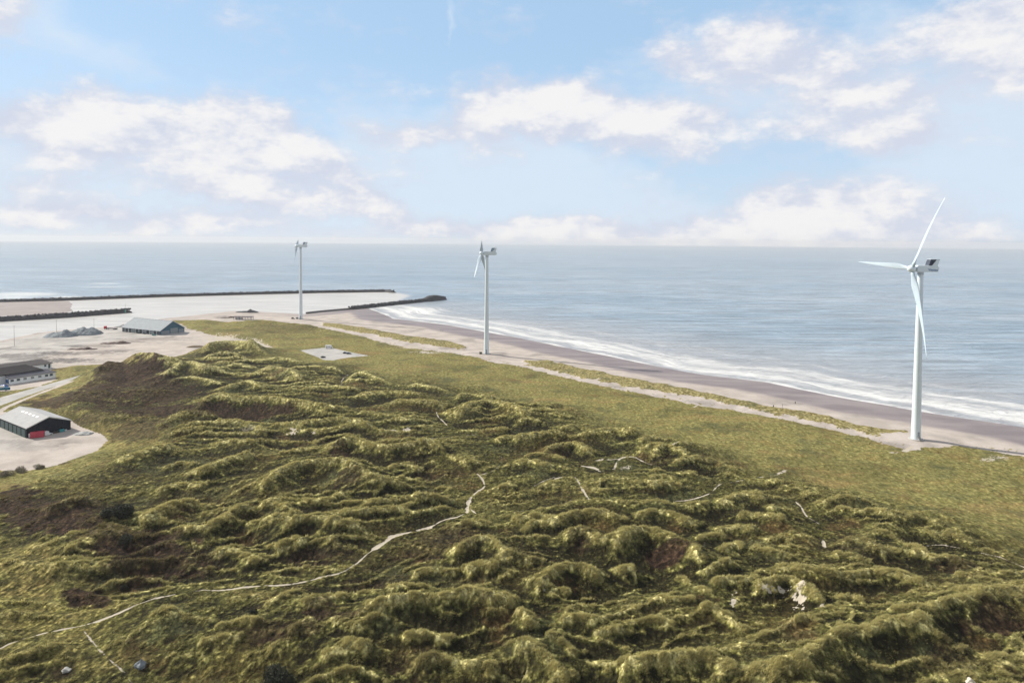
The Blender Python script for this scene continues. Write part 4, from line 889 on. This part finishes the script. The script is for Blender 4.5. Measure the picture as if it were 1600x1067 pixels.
# black shed
d0 = P3(41, 684.5, 2.6); d1 = P3(110.6, 670.5, 2.6); wv = (d1-d0); Wb = wv.length; wdir = wv.normalized(); ldir = Vector((-wdir.y, wdir.x, 0))   # pointing left-away
Lb = 37.0; far_ = d0+ldir*Lb
shed, sroof = gable_house(far_, -ldir, Lb, Wb, 4.9, 8.7, 'black clad shed with pale sheet roof at the left edge on a sandy yard', 'shed', 'storage_shed', M_BLACKX, M_ROOFP, .25, M_BLACK)
for i in range(6):
    x = Lb-3.5-i*5.4; MB().box(x-2.1, x+2.1, -.10, -.02, -.3, 4.1).build('roller_door', pm('roller_teal', (.035, .075, .085), .5), shed)
MB().box(Lb+.02, Lb+.10, 1.0, 2.0, -.1, 2.2).build('side_door', M_WH, shed)
for i in range(5):
    x = Lb-8-i*4.6
    a = .18; y = Wb*.5*(1-a); z = 4.9+(8.7-4.9)*(1-a)
    dy = 1.0; dz = (8.7-4.9)/(Wb/2)*dy
    MB().add([(x-1.1, y-dy, z-dz+.36), (x+1.1, y-dy, z-dz+.36), (x+1.1, y, z+.36), (x-1.1, y, z+.36), (x-1.1, y-dy, z-dz+.2), (x+1.1, y-dy, z-dz+.2), (x+1.1, y, z+.2), (x-1.1, y, z+.2)], [(0, 1, 2, 3), (4, 5, 6, 7), (0, 1, 5, 4), (1, 2, 6, 5), (2, 3, 7, 6), (3, 0, 4, 7)]).build('skylight', pm('skylight_white', (.8, .82, .85), .3), sroof)
# white boat-works building
e0 = P3(14.4, 600.6, 2.8); e1 = P3(87, 589.4, 2.8); wd = (e1-e0).normalized(); Lh = (e1-e0).length
r = empty('office_building', e0, math.atan2(wd.y, wd.x)); tag(r, 'white walled low building with dark roof and a row of windows beside the road', 'building')
MB().box(0, Lh, 0, 5.0, -1, 3.9).build('wall', M_WH, r)
MB().box(-8, Lh-7, 5.02, 27, -1, 5.6).build('rear_wall', pm('rear_white', (.6, .64, .66), .7), r)
lt = MB(); lt.add([(-.6, -.6, 3.75), (Lh+.5, -.6, 3.75), (Lh-4, 6, 6.0), (-.6, 6, 6.0), (-.6, -.6, 4.0), (Lh+.5, -.6, 4.0), (Lh-4, 6, 6.25), (-.6, 6, 6.25)], [(0, 1, 2, 3), (4, 5, 6, 7), (0, 1, 5, 4), (1, 2, 6, 5), (2, 3, 7, 6), (3, 0, 4, 7)])
lt.build('lean_to_roof', corrugated('slate_grey_roof', (.10, .105, .13), 0, .8, .7), r)
mr = MB(); mr.add([(-12, 4.4, 6.4), (Lh-6, 4.4, 6.4), (Lh-13, 15, 10.0), (-12, 15, 10.0), (Lh-6, 27, 6.4), (-12, 27, 6.4), (-12, 4.4, 5.9), (Lh-6, 4.4, 5.9), (Lh-6, 27, 5.9), (-12, 27, 5.9)], [(0, 1, 2, 3), (3, 2, 4, 5), (1, 4, 2), (0, 3, 5), (0, 1, 7, 6), (1, 4, 8, 7), (4, 5, 9, 8), (0, 5, 9, 6)])
mr.build('roof', M_ROOFD, r)
for i, x in enumerate([1.8, 5.6, 9.8, 14.5, 19.2, 23.6, 26.7][:7]):
    if x < Lh-1.2:
        f = MB().box(x-1.1, x+1.1, -.06, -.01, 1.5, 3.2).build('window', M_TRIM, r); MB().box(x-.95, x+.95, -.10, -.065, 1.62, 3.08).build('pane', M_GL if i in (0, 1, 5, 6) else pm('pale_pane', (.25, .30, .31), .3), f)
q = pm('blue_frame', (.03, .12, .32), .4)
for k in range(4):
    f = MB().box(-.12, -.01, .5+k*1.15, 1.45+k*1.15, .4, 3.2).build('window', q, r)
b0 = P3(80.5, 574.8, 2.8)
r2 = empty('harbour_building', b0, math.atan2(wd.y, wd.x)); tag(r2, 'grey brown roofed building with white end wall behind the white office building', 'building')
MB().box(-40, 0, 0, 14, -1, 3.9).build('wall', M_WH, r2)
rr = MB(); rr.add([(-41, -.8, 4.0), (.8, -.8, 4.0), (-4, 7, 7.0), (-41, 7, 7.0), (.8, 15, 4.0), (-41, 15, 4.0), (-41, -.8, 3.7), (.8, -.8, 3.7), (.8, 15, 3.7), (-41, 15, 3.7)], [(0, 1, 2, 3), (3, 2, 4, 5), (1, 4, 2), (0, 3, 5), (0, 1, 7, 6), (1, 4, 8, 7), (4, 5, 9, 8), (0, 5, 9, 6)])
rr.build('roof', M_ROOFM, r2)
for x in (-1.6, -4.4): 
    MB().box(x-.7, x+.7, -.08, -.01, .2 if x > -3 else 1.6, 3.3).build('door' if x > -3 else 'window', M_GL, r2)
# ------------------------------------------------------------------ vehicles
M_TYRE = pm('tyre_rubber', (.015, .015, .015), .9); M_RIM = pm('wheel_rim', (.35, .35, .37), .35, .8)
M_LT = pm('lamp_glass', (.7, .7, .72), .2); M_RL = pm('rear_lamp_red', (.4, .02, .02), .3)
def wheel(x, y, r, parent, w=.22):
    o = MB().tube((x, y-w/2, r), (x, y+w/2, r), r, r, 20).build('wheel', M_TYRE, parent)
    MB().tube((x, y-w/2-.01, r), (x, y+w/2+.01, r), r*.6, r*.6, 14).build('rim', M_RIM, o)
def car(loc, rz, mat, label, group=None, L=4.4, Wc=1.8, Ht=1.45, name='parked_car', van=False):
    r = empty(name, loc, rz); tag(r, label, 'van' if van else 'car', group)
    h = L/2
    b = [(-h, .35), (-h, .85), (-h+.1, .95), (-h+.9, 1.0) if not van else (-h+.05, 1.0), (h-1.2, .95), (h-.15, .78), (h, .6), (h, .35), (h-.4, .25), (-h+.4, .25)]
    MB().prism(b, -Wc/2, Wc/2).build('body', mat, r, bevel=.06)
    if van: c = [(-h+.05, .98), (-h+.12, Ht), (h-1.9, Ht), (h-1.1, .98)]
    else: c = [(-h+.35, .98), (-h+1.0, Ht), (h-2.1, Ht), (h-1.2, .96)]
    MB().prism(c, -Wc/2+.12, Wc/2-.12).build('cabin', M_GL if not van else mat, r, bevel=.08)
    MB().prism([(x+(.06 if i in (0, 1) else -.06), z+.03) for i, (x, z) in enumerate([(c[1][0], Ht-.03), (c[1][0]+.1, Ht+.01), (c[2][0]-.05, Ht+.01), (c[2][0], Ht-.03)])], -Wc/2+.16, Wc/2-.16).build('roof_panel', mat, r)
    for x in (-h+.85, h-.85):
        for y in (-Wc/2+.08, Wc/2-.08): wheel(x, y, .33, r)
    for y in (-Wc/2+.3, Wc/2-.3):
        MB().box(h-.12, h+.015, y-.18, y+.18, .62, .74).build('headlight', M_LT, r); MB().box(-h-.015, -h+.1, y-.14, y+.14, .72, .88).build('tail_light', M_RL, r)
    return r
M_CB = pm('black_car_paint', (.012, .013, .017), .25, var=.1); M_CG = pm('dark_grey_car_paint', (.04, .045, .055), .3); M_CT = pm('teal_car_paint', (.05, .25, .26), .3); M_CW = pm('white_paint', (.78, .79, .8), .3)
g_ = 'dark cars on the gravel car park'
car(G(539.5, 552.2), .3, M_CG, 'dark grey car on the gravel car park, left one of the pair', g_)
car(G(545, 553.0), .15, M_CB, 'black car on the gravel car park, right one of the pair', g_)
car(G(504.8, 558.8), 1.0, M_CB, 'black car alone near the front edge of the gravel car park', g_)
g_ = 'dark cars at the far turbine'
car(G(458, 498.3), .4, M_CB, 'black car on the sand, farther from the foot of the farthest turbine', g_, Ht=1.9, van=True)
car(G(464.8, 498.2), .9, M_CG, 'dark car right beside the foot of the farthest turbine', g_, Ht=2.0, van=True)
g_ = 'cars along the teal hall'
for u, v, m, lb in ((217, 521, M_CB, 'black car parked at the middle of the long wall of the teal hall'), (225.5, 522, M_CG, 'dark grey car parked second from the corner of the teal hall'), (240.5, 524.3, M_CT, 'pale teal car parked nearest the corner of the teal hall')):
    car(G(u, v), math.atan2(xd.y, xd.x), m, lb, g_, Ht=1.6)
# camper van
cv = empty('camper_van', G(513.6, 544.3), .05); tag(cv, 'white camper van at the far corner of the gravel car park', 'camper van')
MB().prism([(-3, .5), (-3, 2.9), (-2.8, 3.0), (1.9, 3.0), (2.6, 2.5), (2.7, 1.8), (2.0, 1.7), (2.0, .5)], -1.1, 1.1).build('body', M_CW, cv, bevel=.1)
MB().prism([(1.9, .45), (1.9, 1.75), (2.5, 1.75), (3.1, 1.15), (3.3, .95), (3.3, .45)], -.98, .98).build('cab', M_CW, cv, bevel=.08)
MB().prism([(2.3, 1.2), (2.3, 1.7), (2.52, 1.7), (3.0, 1.2)], -1.0, 1.0).build('windscreen', M_GL, cv)
for x in (-1.4, .6): MB().box(x-.5, x+.5, -1.13, -1.09, 1.5, 2.1).build('window', M_GL, cv)
for x in (-1.9, 2.4):
    for y in (-.95, .95): wheel(x, y, .36, cv)
# ------------------------------------------------------------------ yard objects
M_RED = pm('red_container_paint', (.50, .05, .09), .5, var=.2); M_GRV = pm('grey_gravel', (.20, .23, .26), .95, var=.25, scale=.6, bump=.8, bscale=2)
def heap(u0, u1, vbase, peaks, mat, label, cat, name, depth=.75, z=2.6, n=46):
    """rough heap of loose material between two photo columns; peaks = [(u, height m, radius m)]"""
    a, b = P3(u0, vbase, z), P3(u1, vbase, z); L = (b-a).length; c = (a+b)/2; xd_ = (b-a).normalized(); yd = Vector((-xd_.y, xd_.x, 0)); W_ = L*depth
    gx, gy = np.meshgrid(np.linspace(-.5, .5, n), np.linspace(-.5, .5, n))
    px, py = gx*L, gy*W_
    zz = np.zeros(px.shape)
    for u, h, rad in peaks:
        s = ((u-u0)/(u1-u0)-.5)*L
        q_ = np.minimum(1, np.hypot(px-s, py*1.1)/(rad*1.15)); zz = np.maximum(zz, h*(1-q_**1.7)**1.2)
    wx_, wy_ = c.x+px*xd_.x+py*yd.x, c.y+px*xd_.y+py*yd.y
    zz = zz*(1+.3*fbm(wx_, wy_, 6, 301, 3))+.25*fbm(wx_, wy_, 1.6, 303, 2)*(zz > .2)
    edge = sstep(.5-np.maximum(np.abs(gx), np.abs(gy)), 0, .05)
    v = np.stack([wx_, wy_, zz*edge-.3+hgt(wx_, wy_)], -1).reshape(-1, 3)
    o = mesh_np(name, v, grid_faces(n, n), mat, smooth=False); tag(o, label, cat); return o
heap(70, 118, 524.5, [(85, 4.4, 11), (96, 5.6, 12), (104, 6.8, 11), (76, 2, 6)], M_GRV, 'left grey gravel heap on the quay, the lower one with a pointed top', 'gravel heap', 'gravel_heap')
heap(108, 156, 521.5, [(120, 5.5, 11), (130, 7.6, 13), (141, 7.2, 13), (149, 5, 9)], M_GRV, 'right grey gravel heap on the quay, the taller flat topped one beside the loader', 'gravel heap', 'gravel_heap')
heap(178, 200, 508.5, [(186, 1.6, 6), (193, 3.2, 6)], pm('grey_debris', (.16, .16, .17), .9, var=.3), 'low grey scrap heap by the water left of the teal hall', 'heap', 'scrap_heap')
M_PEAT = pm('dark_seaweed', (.055, .03, .028), .95, var=.4, scale=.5)
heap(155, 206, 536.5, [(163, 1.0, 5), (176, 1.5, 7), (190, 2.8, 6), (197, 1.5, 5)], M_PEAT, 'longer dark brown heap on the sand in front of the teal hall', 'heap', 'seaweed_heap', .35)
heap(106, 152, 545.5, [(112, 1.0, 5), (126, 1.4, 6), (136, 2.2, 5), (146, 1, 5)], M_PEAT, 'broken dark brown heap on the sand left of the longer one', 'heap', 'seaweed_heap', .4)
heap(292, 318, 542, [(305, 1.6, 9)], pm('brown_scrub', (.13, .095, .06), .95, var=.3), 'low brown mound alone on the pale sand below the teal hall', 'mound', 'scrub_mound', .6)
heap(106, 144, 678, [(132, 1.7, 4), (126, 1.2, 4), (138, 1.3, 3.5)], pm('pale_gravel', (.33, .34, .34), .95, var=.12), 'pale grey gravel heap on the sandy yard right of the black shed', 'gravel heap', 'gravel_heap', .45)
# loader beside heaps
def loader(loc, rz):
    r = empty('wheel_loader', loc, rz); tag(r, 'dark red and grey wheel loader at the right foot of the gravel heaps', 'wheel loader')
    MB().prism([(-3, .9), (-3, 2.1), (-.6, 2.3), (1.4, 1.7), (1.4, .9)], -1.1, 1.1).build('body', pm('machine_red', (.18, .05, .05), .5), r, bevel=.08)
    MB().box(-.9, .8, -.8, .8, 2.2, 3.5).build('cab', M_GL, r, bevel=.1); MB().box(-1, .9, -.9, .9, 3.5, 3.65).build('cab_roof', M_TRIM, r)
    ar = MB(); 
    for y in (-.7, .7): ar.tube((1.0, y, 1.7), (3.4, y, .8), .16)
    ar.build('lift_arm', M_CG, r)
    MB().prism([(3.3, .1), (3.2, 1.4), (3.5, 1.5), (3.6, .5), (4.5, .15)], -1.4, 1.4).build('bucket', pm('bucket_steel', (.1, .1, .11), .5, .5), r)
    for x in (-1.9, 1.3):
        for y in (-1.15, 1.15): wheel(x, y, .78, r, .5)
loader(G(153.5, 521.2), math.pi-.2)
tr = empty('flatbed_truck', G(172, 514.8), math.pi-.25); tag(tr, 'red truck with long dark flat trailer parked left of the teal hall', 'truck')
MB().box(5.2, 7.6, -1.2, 1.2, .8, 3.6).build('cab', pm('truck_red', (.55, .03, .05), .4), tr, bevel=.15)
MB().box(7.58, 7.64, -1.0, 1.0, 2.1, 3.1).build('windscreen', M_GL, tr)
MB().box(-9.5, 5.0, -1.2, 1.2, 1.1, 1.9).build('trailer', pm('trailer_dark', (.07, .05, .07), .6), tr)
for x in (6.4, 3.2, -5.5, -6.8, -8.1):
    for y in (-1.1, 1.1): wheel(x, y, .5, tr, .3)
# red container, white van and clutter at black shed
def container(loc, rz, mat, label):
    r = empty('shipping_container', loc, rz); tag(r, label, 'container')
    b = MB().box(-3.0, 3.0, -1.2, 1.2, .1, 2.9)
    b.build('body', mat, r)
    rib = MB()
    for i in range(14):
        x = -2.8+i*.43; rib.box(x, x+.16, -1.27, -1.205, .25, 2.45)
    rib.build('side_ribs', mat, r)
    d = MB()
    for y in (-1.1, .04): d.box(3.005, 3.06, y, y+1.06, .2, 2.5)
    d.build('door', pm('container_door', (.42, .10, .13), .5), r)
    bars = MB()
    for y in (-.8, -.35, .35, .8): bars.tube((3.1, y, .2), (3.1, y, 2.5), .03, .03, 6)
    bars.build('lock_bar', MATS['galvanised'], r)
wr = math.atan2(wdir.y, wdir.x)
container(d0+wdir*4.0+(-ldir)*2.8, wr-.5, M_RED, 'red shipping container standing at the gable end of the black shed')
vn = car(d0+wdir*8.2-ldir*2.6, wr+.2, M_CW, 'white van parked just right of the red container by the black shed', None, 5.0, 1.95, 2.2, 'parked_van', True)
MB().prism([(1.0, 1.15), (.75, 1.9), (.85, 1.95), (1.3, 1.15)], -.92, .92).build('windscreen', M_GL, vn)
def pallets(loc, rz, mat, label, name, cat, dims):
    r = empty(name, loc, rz); tag(r, label, cat)
    lx, ly, hz_ = dims; n = max(1, int(hz_/.3))
    b = MB()
    for i in range(n): b.box(-lx/2+random.uniform(-.1, .1), lx/2, -ly/2, ly/2+random.uniform(-.1, .1), .12+i*.3, .12+i*.3+.24)
    b.build('load', mat, r)
    MB().box(-lx/2, lx/2, -ly/2, ly/2, 0, .1).build('pallet', pm('pallet_wood', (.25, .17, .1), .9), r)
pallets(d0+wdir*13.0-ldir*1.5, wr, pm('dark_scrap', (.03, .025, .03), .8), 'low dark stack against the black shed wall, left of the turquoise one', 'material_stack', 'stack', (2.6, 1.4, .9))
pallets(d0+wdir*15.6-ldir*1.6, wr, pm('turquoise_tarp', (.05, .32, .36), .6), 'turquoise covered stack against the black shed wall', 'material_stack', 'stack', (2.2, 1.6, 1.2))
pallets(d0+wdir*17.3-ldir*2.2, wr, M_TRIM, 'small white stack on the yard just right of the turquoise one', 'material_stack', 'stack', (1.0, 1.0, .9))
pb = MB()
for i in range(7): 
    a = P3(118, 679.5-i*.5, 2.9); b = P3(141, 669.5-i*.5, 2.9); pb.tube(a, b, .18, .18, 8)
# bluish boat and crates in front of the white building
bt = empty('blue_boat', P3(4, 610.5, 2.9), .25); tag(bt, 'blue boat on land at the left edge beside the white office building', 'boat')
hv = []; hf = []
for i in range(9):
    x = -4.5+i*9/8; wdt = 1.4*(1-max(0, (i-4)/4)**2)*(.85+.15*min(1, i/2)); 
    hv += [(x, -wdt, 1.9+.05*i), (x, -wdt*.75, .7), (x, 0, .35), (x, wdt*.75, .7), (x, wdt, 1.9+.05*i)]
for i in range(8):
    for k in range(4): hf.append((i*5+k, i*5+k+1, (i+1)*5+k+1, (i+1)*5+k))
    hf.append((i*5+4, i*5, (i+1)*5, (i+1)*5+4))
hf += [(0, 1, 2, 3, 4)]
MB().add(hv, hf).build('hull', pm('boat_blue', (.01, .16, .30), .35), bt, smooth=False)
MB().box(-1.8, 1.0, -.8, .8, 1.95, 3.4).build('wheelhouse', M_CW, bt, bevel=.1)
for x in (-2.5, 2): MB().box(x-.1, x+.1, -1.2, 1.2, 0, .9).build('cradle', M_CON, bt)
heap(0, 12, 603.8, [(3, 2.0, 2.6), (8, 2.2, 2.4)], pm('blue_crates', (.03, .10, .35), .5, var=.6, scale=1.2), 'pile of blue fish crates at the end wall of the white office building', 'crate pile', 'crate_pile', .5, 2.8, 24)
# lamp masts
M_POLE = pm('mast_grey', (.16, .17, .18), .5, .2)
def mast(u, v, hh, label, grp='thin lamp masts on the quay', zz=None):
    g0 = G(u, v) if zz is None else P3(u, v, zz)
    r = empty('lamp_mast', g0); tag(r, label, 'lamp mast', grp)
    MB().tube((0, 0, -.2), (0, 0, hh), .17, .09, 10).build('pole', M_POLE, r)
    MB().box(-1.1, 1.1, -.2, .2, hh-.05, hh+.2).build('lamp_head', M_TRIM, r)
mast(22.5, 540, 19, 'thin lamp mast nearest the left edge, left of both gravel heaps')
mast(88.5, 525, 17, 'thin lamp mast rising in front of the left gravel heap')
mast(147, 519.5, 15, 'thin lamp mast rising behind the right gravel heap')
bc = empty('harbour_beacon', P3(196, 488, 5.4)); tag(bc, 'slim harbour light standing on the tip of the short left breakwater', 'beacon')
MB().tube((0, 0, -.5), (0, 0, 3.6), .9, .7, 12).build('base', pm('beacon_green', (.05, .22, .18), .5), bc); MB().tube((0, 0, 3.6), (0, 0, 11), .12, .08, 8).build('pole', M_POLE, bc); MB().tube((0, 0, 11), (0, 0, 11.9), .35, .35, 10).build('lantern', M_TRIM, bc)
# ruin and rock heap on the spit
heap(368, 404, 486.5, [(374, 1.8, 7), (384, 2.6, 9), (392, 4.2, 9), (398, 2.6, 7)], M_ROCK, 'dark rock heap at the water edge left of the farthest turbine', 'rock heap', 'rock_heap', .4)
heap(344, 366, 496, [(351, 1.2, 6), (361, 2.2, 5)], M_PEAT, 'small dark heap at the grass edge left of the timber frame', 'heap', 'seaweed_heap', .4)
fr = empty('timber_frame', G(380, 499.3)); tag(fr, 'dark open timber frame on the sand between the rock heap and the grass', 'frame')
pb = MB()
for x in (-11, -7.5, -4, 0, 4, 8, 11.5): 
    for y in (-2, 3): pb.tube((x, y, -.3), (x, y, 3.6), .32, .32, 8)
pb.build('post', M_PEAT, fr)
MB().box(-11.8, 12.2, -2.6, 3.6, 3.5, 4.1).build('deck', pm('deck_dark', (.07, .07, .09), .9, var=.3), fr)
MB().box(-9, -2, -1.5, 2.5, -.2, 2.2).build('block', pm('pale_block', (.5, .5, .52), .8), fr)
# ------------------------------------------------------------------ people
def person(loc, rz, top, legs, label, stride=.25, arm=.1, grp=None):
    J = {'pel': (0, 0, .95), 'chest': (0, .02, 1.32), 'neck': (0, .02, 1.50), 'head': (0, .05, 1.62), 'crown': (0, .04, 1.74),
         'shl': (-.19, 0, 1.43), 'ell': (-.24, -arm, 1.14), 'wrl': (-.23, arm, .88), 'hal': (-.22, arm+.03, .79),
         'shr': (.19, 0, 1.43), 'elr': (.24, arm-.05, 1.14), 'wrr': (.23, arm+.12, .90), 'har': (.22, arm+.14, .81),
         'hil': (-.10, 0, .92), 'knl': (-.11, stride*.55, .50), 'anl': (-.11, stride*.7, .09), 'tol': (-.11, stride*.7+.18, .04),
         'hir': (.10, 0, .92), 'knr': (.11, -stride*.2, .50), 'anr': (.11, -stride, .10), 'tor': (.11, -stride+.18, .04)}
    Rd = {'pel': .15, 'chest': .17, 'neck': .065, 'head': .105, 'crown': .08, 'shl': .075, 'ell': .05, 'wrl': .036, 'hal': .04, 'shr': .075, 'elr': .05, 'wrr': .036, 'har': .04,
          'hil': .11, 'knl': .07, 'anl': .048, 'tol': .045, 'hir': .11, 'knr': .07, 'anr': .048, 'tor': .045}
    E = [('pel', 'chest'), ('chest', 'neck'), ('neck', 'head'), ('head', 'crown'), ('chest', 'shl'), ('shl', 'ell'), ('ell', 'wrl'), ('wrl', 'hal'), ('chest', 'shr'), ('shr', 'elr'), ('elr', 'wrr'), ('wrr', 'har'),
         ('pel', 'hil'), ('hil', 'knl'), ('knl', 'anl'), ('anl', 'tol'), ('pel', 'hir'), ('hir', 'knr'), ('knr', 'anr'), ('anr', 'tor')]
    ks = list(J); me = bpy.data.meshes.new('person'); me.from_pydata([J[k] for k in ks], [(ks.index(a), ks.index(b)) for a, b in E], [])
    o = bpy.data.objects.new('person', me); COL.objects.link(o)
    o.modifiers.new('skin', 'SKIN'); o.modifiers.new('sub', 'SUBSURF').levels = 1; o.modifiers['sub'].render_levels = 1
    for i, k in enumerate(ks):
        sv = me.skin_vertices[0].data[i]; sv.radius = (Rd[k], Rd[k]*(.75 if k in ('pel', 'chest') else 1)); sv.use_root = (k == 'pel')
    me.materials.append(legs); o.location = loc; o.rotation_euler = (0, 0, rz); tag(o, label, 'person', grp)
    # jacket and hair as clothing shells
    jk = MB(); jk.tube((0, .0, .82), (0, .01, 1.2), .20, .19, 14); jk.tube((0, .01, 1.2), (0, .02, 1.5), .19, .11, 14)
    for s, a, b in ((-1, 'shl', 'ell'), (1, 'shr', 'elr')):
        q = 'wrl' if s < 0 else 'wrr'; jk.tube(J[a], J[b], .09, .068, 10); jk.tube(J[b], J[q], .068, .052, 10)
    jk.build('jacket', top, o, smooth=True)
    bm = bmesh.new(); bmesh.ops.create_uvsphere(bm, u_segments=12, v_segments=8, radius=.125); m2 = bpy.data.meshes.new('hair')
    for v in bm.verts: v.co = Vector((v.co.x*.9, v.co.y*1.0+.02, v.co.z*1.0+1.69)) if v.co.z > -.03 else Vector((v.co.x*.9, v.co.y*.8+.0, v.co.z*.5+1.69))
    bm.to_mesh(m2); bm.free(); m2.materials.append(pm('hair_dark', (.03, .02, .015), .8)); h = bpy.data.objects.new('hair', m2); COL.objects.link(h); h.parent = o
    return o
M_J1 = pm('dark_jacket', (.015, .015, .025), .9); M_J2 = pm('brown_jacket', (.05, .03, .025), .9); M_TR = pm('dark_trousers', (.02, .022, .03), .9)
gp = 'walkers on the beach'
person(G(688.8, 517.6), .5, M_J1, M_TR, 'left of two dark clad walkers on the wet beach left of the middle turbine', .3, .1, gp)
person(G(692.0, 517.8), .5, M_J2, M_TR, 'right of two dark clad walkers on the wet beach left of the middle turbine', .25, .1, gp)
person(G(1242.5, 631.5), -.8, M_J1, M_TR, 'dark clad person standing alone on the open beach left of the nearest turbine', .15, .1, gp)
person(G(1208.6, 636.8), 2.2, M_J1, M_TR, 'dark clad person at the edge of the marram strip left of the lone beach walker', .2, .1, gp)
pp = empty('marker_post', G(1222.5, 637.5)); tag(pp, 'thin grey post in the sand between the two people by the marram strip', 'post')
MB().tube((0, 0, -.3), (0, 0, 2.6), .09, .07, 8).build('post', M_POLE, pp); MB().box(-.25, .25, -.05, .05, 1.9, 2.4).build('plate', M_TRIM, pp)
cb = empty('switch_cabinet', G(751, 553.3)); tag(cb, 'small dark green cabinet on the sand left of the middle turbine foot', 'cabinet')
MB().box(-1.1, 1.1, -.6, .6, -.1, 1.9).build('body', pm('cabinet_green', (.06, .07, .03), .6), cb, bevel=.04); MB().box(-1.2, 1.2, -.7, .7, 1.9, 2.05).build('roof', M_CG, cb)
# ------------------------------------------------------------------ stones and shrubs
def boulder(u, v, r, mat, label, zs=.8, name='boulder', pointed=False):
    p = G(u, v, 8); bm = bmesh.new(); bmesh.ops.create_icosphere(bm, subdivisions=3, radius=1); rr = random.Random(int(u))
    for q in bm.verts:
        n = .16*math.sin(q.co.x*5+u)+.12*math.sin(q.co.y*7+v)+.08*math.sin(q.co.z*9)+rr.uniform(-.05, .05)
        q.co *= 1+n
        if pointed: k = max(.25, 1-.75*max(0, q.co.z)); q.co.x *= k; q.co.y *= k; q.co.z *= 1.25
        q.co = Vector((q.co.x*r*1.2, q.co.y*r, q.co.z*r*zs))
    me = bpy.data.meshes.new(name); bm.to_mesh(me); bm.free(); me.materials.append(mat); o = bpy.data.objects.new(name, me); COL.objects.link(o); o.location = p+Vector((0, 0, r*.25)); tag(o, label, 'boulder'); return o
boulder(220, 1040, 1.05, pm('grey_stone', (.20, .23, .26), .8, var=.2, bump=.4), 'pointed blue grey boulder in the grass at the lower left', .95, pointed=True)
boulder(103, 1048, .8, pm('pale_stone', (.42, .42, .40), .8, var=.2, bump=.4), 'flat pale boulder half hidden in brown scrub near the lower left path', .6)
boulder(1516, 1066, .8, pm('white_stone', (.62, .57, .50), .8, var=.15, bump=.3), 'pale sandy boulder at the bottom edge on the right dune', 1.1)
def leafmat(name, c1, c2):
    m = bpy.data.materials.new(name); m.use_nodes = True; g = NT(m.node_tree)
    pos = g.n('ShaderNodeNewGeometry'); nz = g.noise(pos.outputs['Position'], 1.4, 3, .6)
    c = g.mix(g.ss(nz, .35, .65), c1, c2); di = g.n('ShaderNodeBsdfPrincipled', i_Roughness=.8); g.set(di.inputs['Base Color'], c)
    o = g.n('ShaderNodeOutputMaterial'); g.set(o.inputs[0], di.outputs[0]); return m
M_SH = leafmat('dark_needles', (.008, .011, .004), (.026, .032, .012)); M_SB = leafmat('brown_twigs', (.14, .125, .09), (.28, .25, .18)); M_BK = pm('bark', (.06, .045, .035), .9)
def shrub(u, v, R, hgt_, label, mat=None, n=1500, name='shrub', cat='shrub', leaf=.28, grp=None):
    p = G(u, v, 8); r = empty(name, p); tag(r, label, cat, grp)
    mb = MB(); rr = random.Random(int(u*7+v))
    cl = [(rr.uniform(-.6, .6)*R, rr.uniform(-.6, .6)*R, rr.uniform(.25, .8)*hgt_, rr.uniform(.35, .6)*R) for _ in range(9)]
    for i in range(n):
        c = rr.choice(cl); d = Vector((rr.gauss(0, 1), rr.gauss(0, 1), rr.gauss(0, 1))).normalized()*c[3]*rr.uniform(.55, 1.05)
        q = Vector(c[:3])+Vector((d.x, d.y, d.z*.8)); q.z = max(q.z, .02)
        a = Vector((rr.gauss(0, 1), rr.gauss(0, 1), rr.gauss(0, 1))).normalized()*leaf; b = a.orthogonal().normalized()*leaf*.45
        mb.add([q-b, q+b, q+a], [(0, 1, 2)])
    mb.build('crown', mat or M_SH, r)
    t = MB()
    for c in cl: t.tube((0, 0, -.2), c[:3], .08, .03, 6)
    t.build('trunk', M_BK, r)
gs = 'dark shrubs in the near dunes'
shrub(186, 806, 5.2, 4.2, 'largest dark evergreen shrub, on brown heath left of the near dunes', n=7500, leaf=.42, grp=gs)
shrub(197, 838, 2.6, 2.2, 'smaller dark shrub just below the largest evergreen shrub', n=1800, grp=gs)
shrub(438, 1066, 3.4, 2.8, 'dark evergreen shrub at the bottom edge of the picture', n=3200, leaf=.32, grp=gs)
shrub(194, 921, 1.0, 1.6, 'small round dark shrub just above the sandy footpath', n=800, leaf=.2, grp=gs)
shrub(396, 960, 1.3, 1.3, 'small dark shrub below the footpath in the dip', n=900, leaf=.2, grp=gs)
for u, v, R, lb in ((12, 742, 3.0, 'grey green shrub at the left edge below the shed yard'), (32, 738, 3.2, 'large grey green shrub on the rim of the shed yard, second from the left edge'), (60, 733, 2.4, 'brown shrub on the rim of the shed yard, third from the left edge')):
    shrub(u, v, R, 1.4, lb, M_SB, 1600, leaf=.3, grp='shrubs along the yard rim')

# ------------------------------------------------------------------ sea haze
def haze():
    o = MB().box(-19500, 19500, -19500, 19500, -6, 142).build('haze', bpy.data.materials.new('haze_air'))
    m = o.data.materials[0]; m.use_nodes = True; g = NT(m.node_tree)
    v = g.n('ShaderNodeVolumePrincipled'); v.inputs['Color'].default_value = (.93, .95, 1, 1); v.inputs['Density'].default_value = HAZE; v.inputs['Anisotropy'].default_value = .1
    out = g.n('ShaderNodeOutputMaterial'); g.t.links.new(v.outputs[0], out.inputs['Volume']); tag(o, kind='stuff')
HAZE = 5.5e-5
haze()
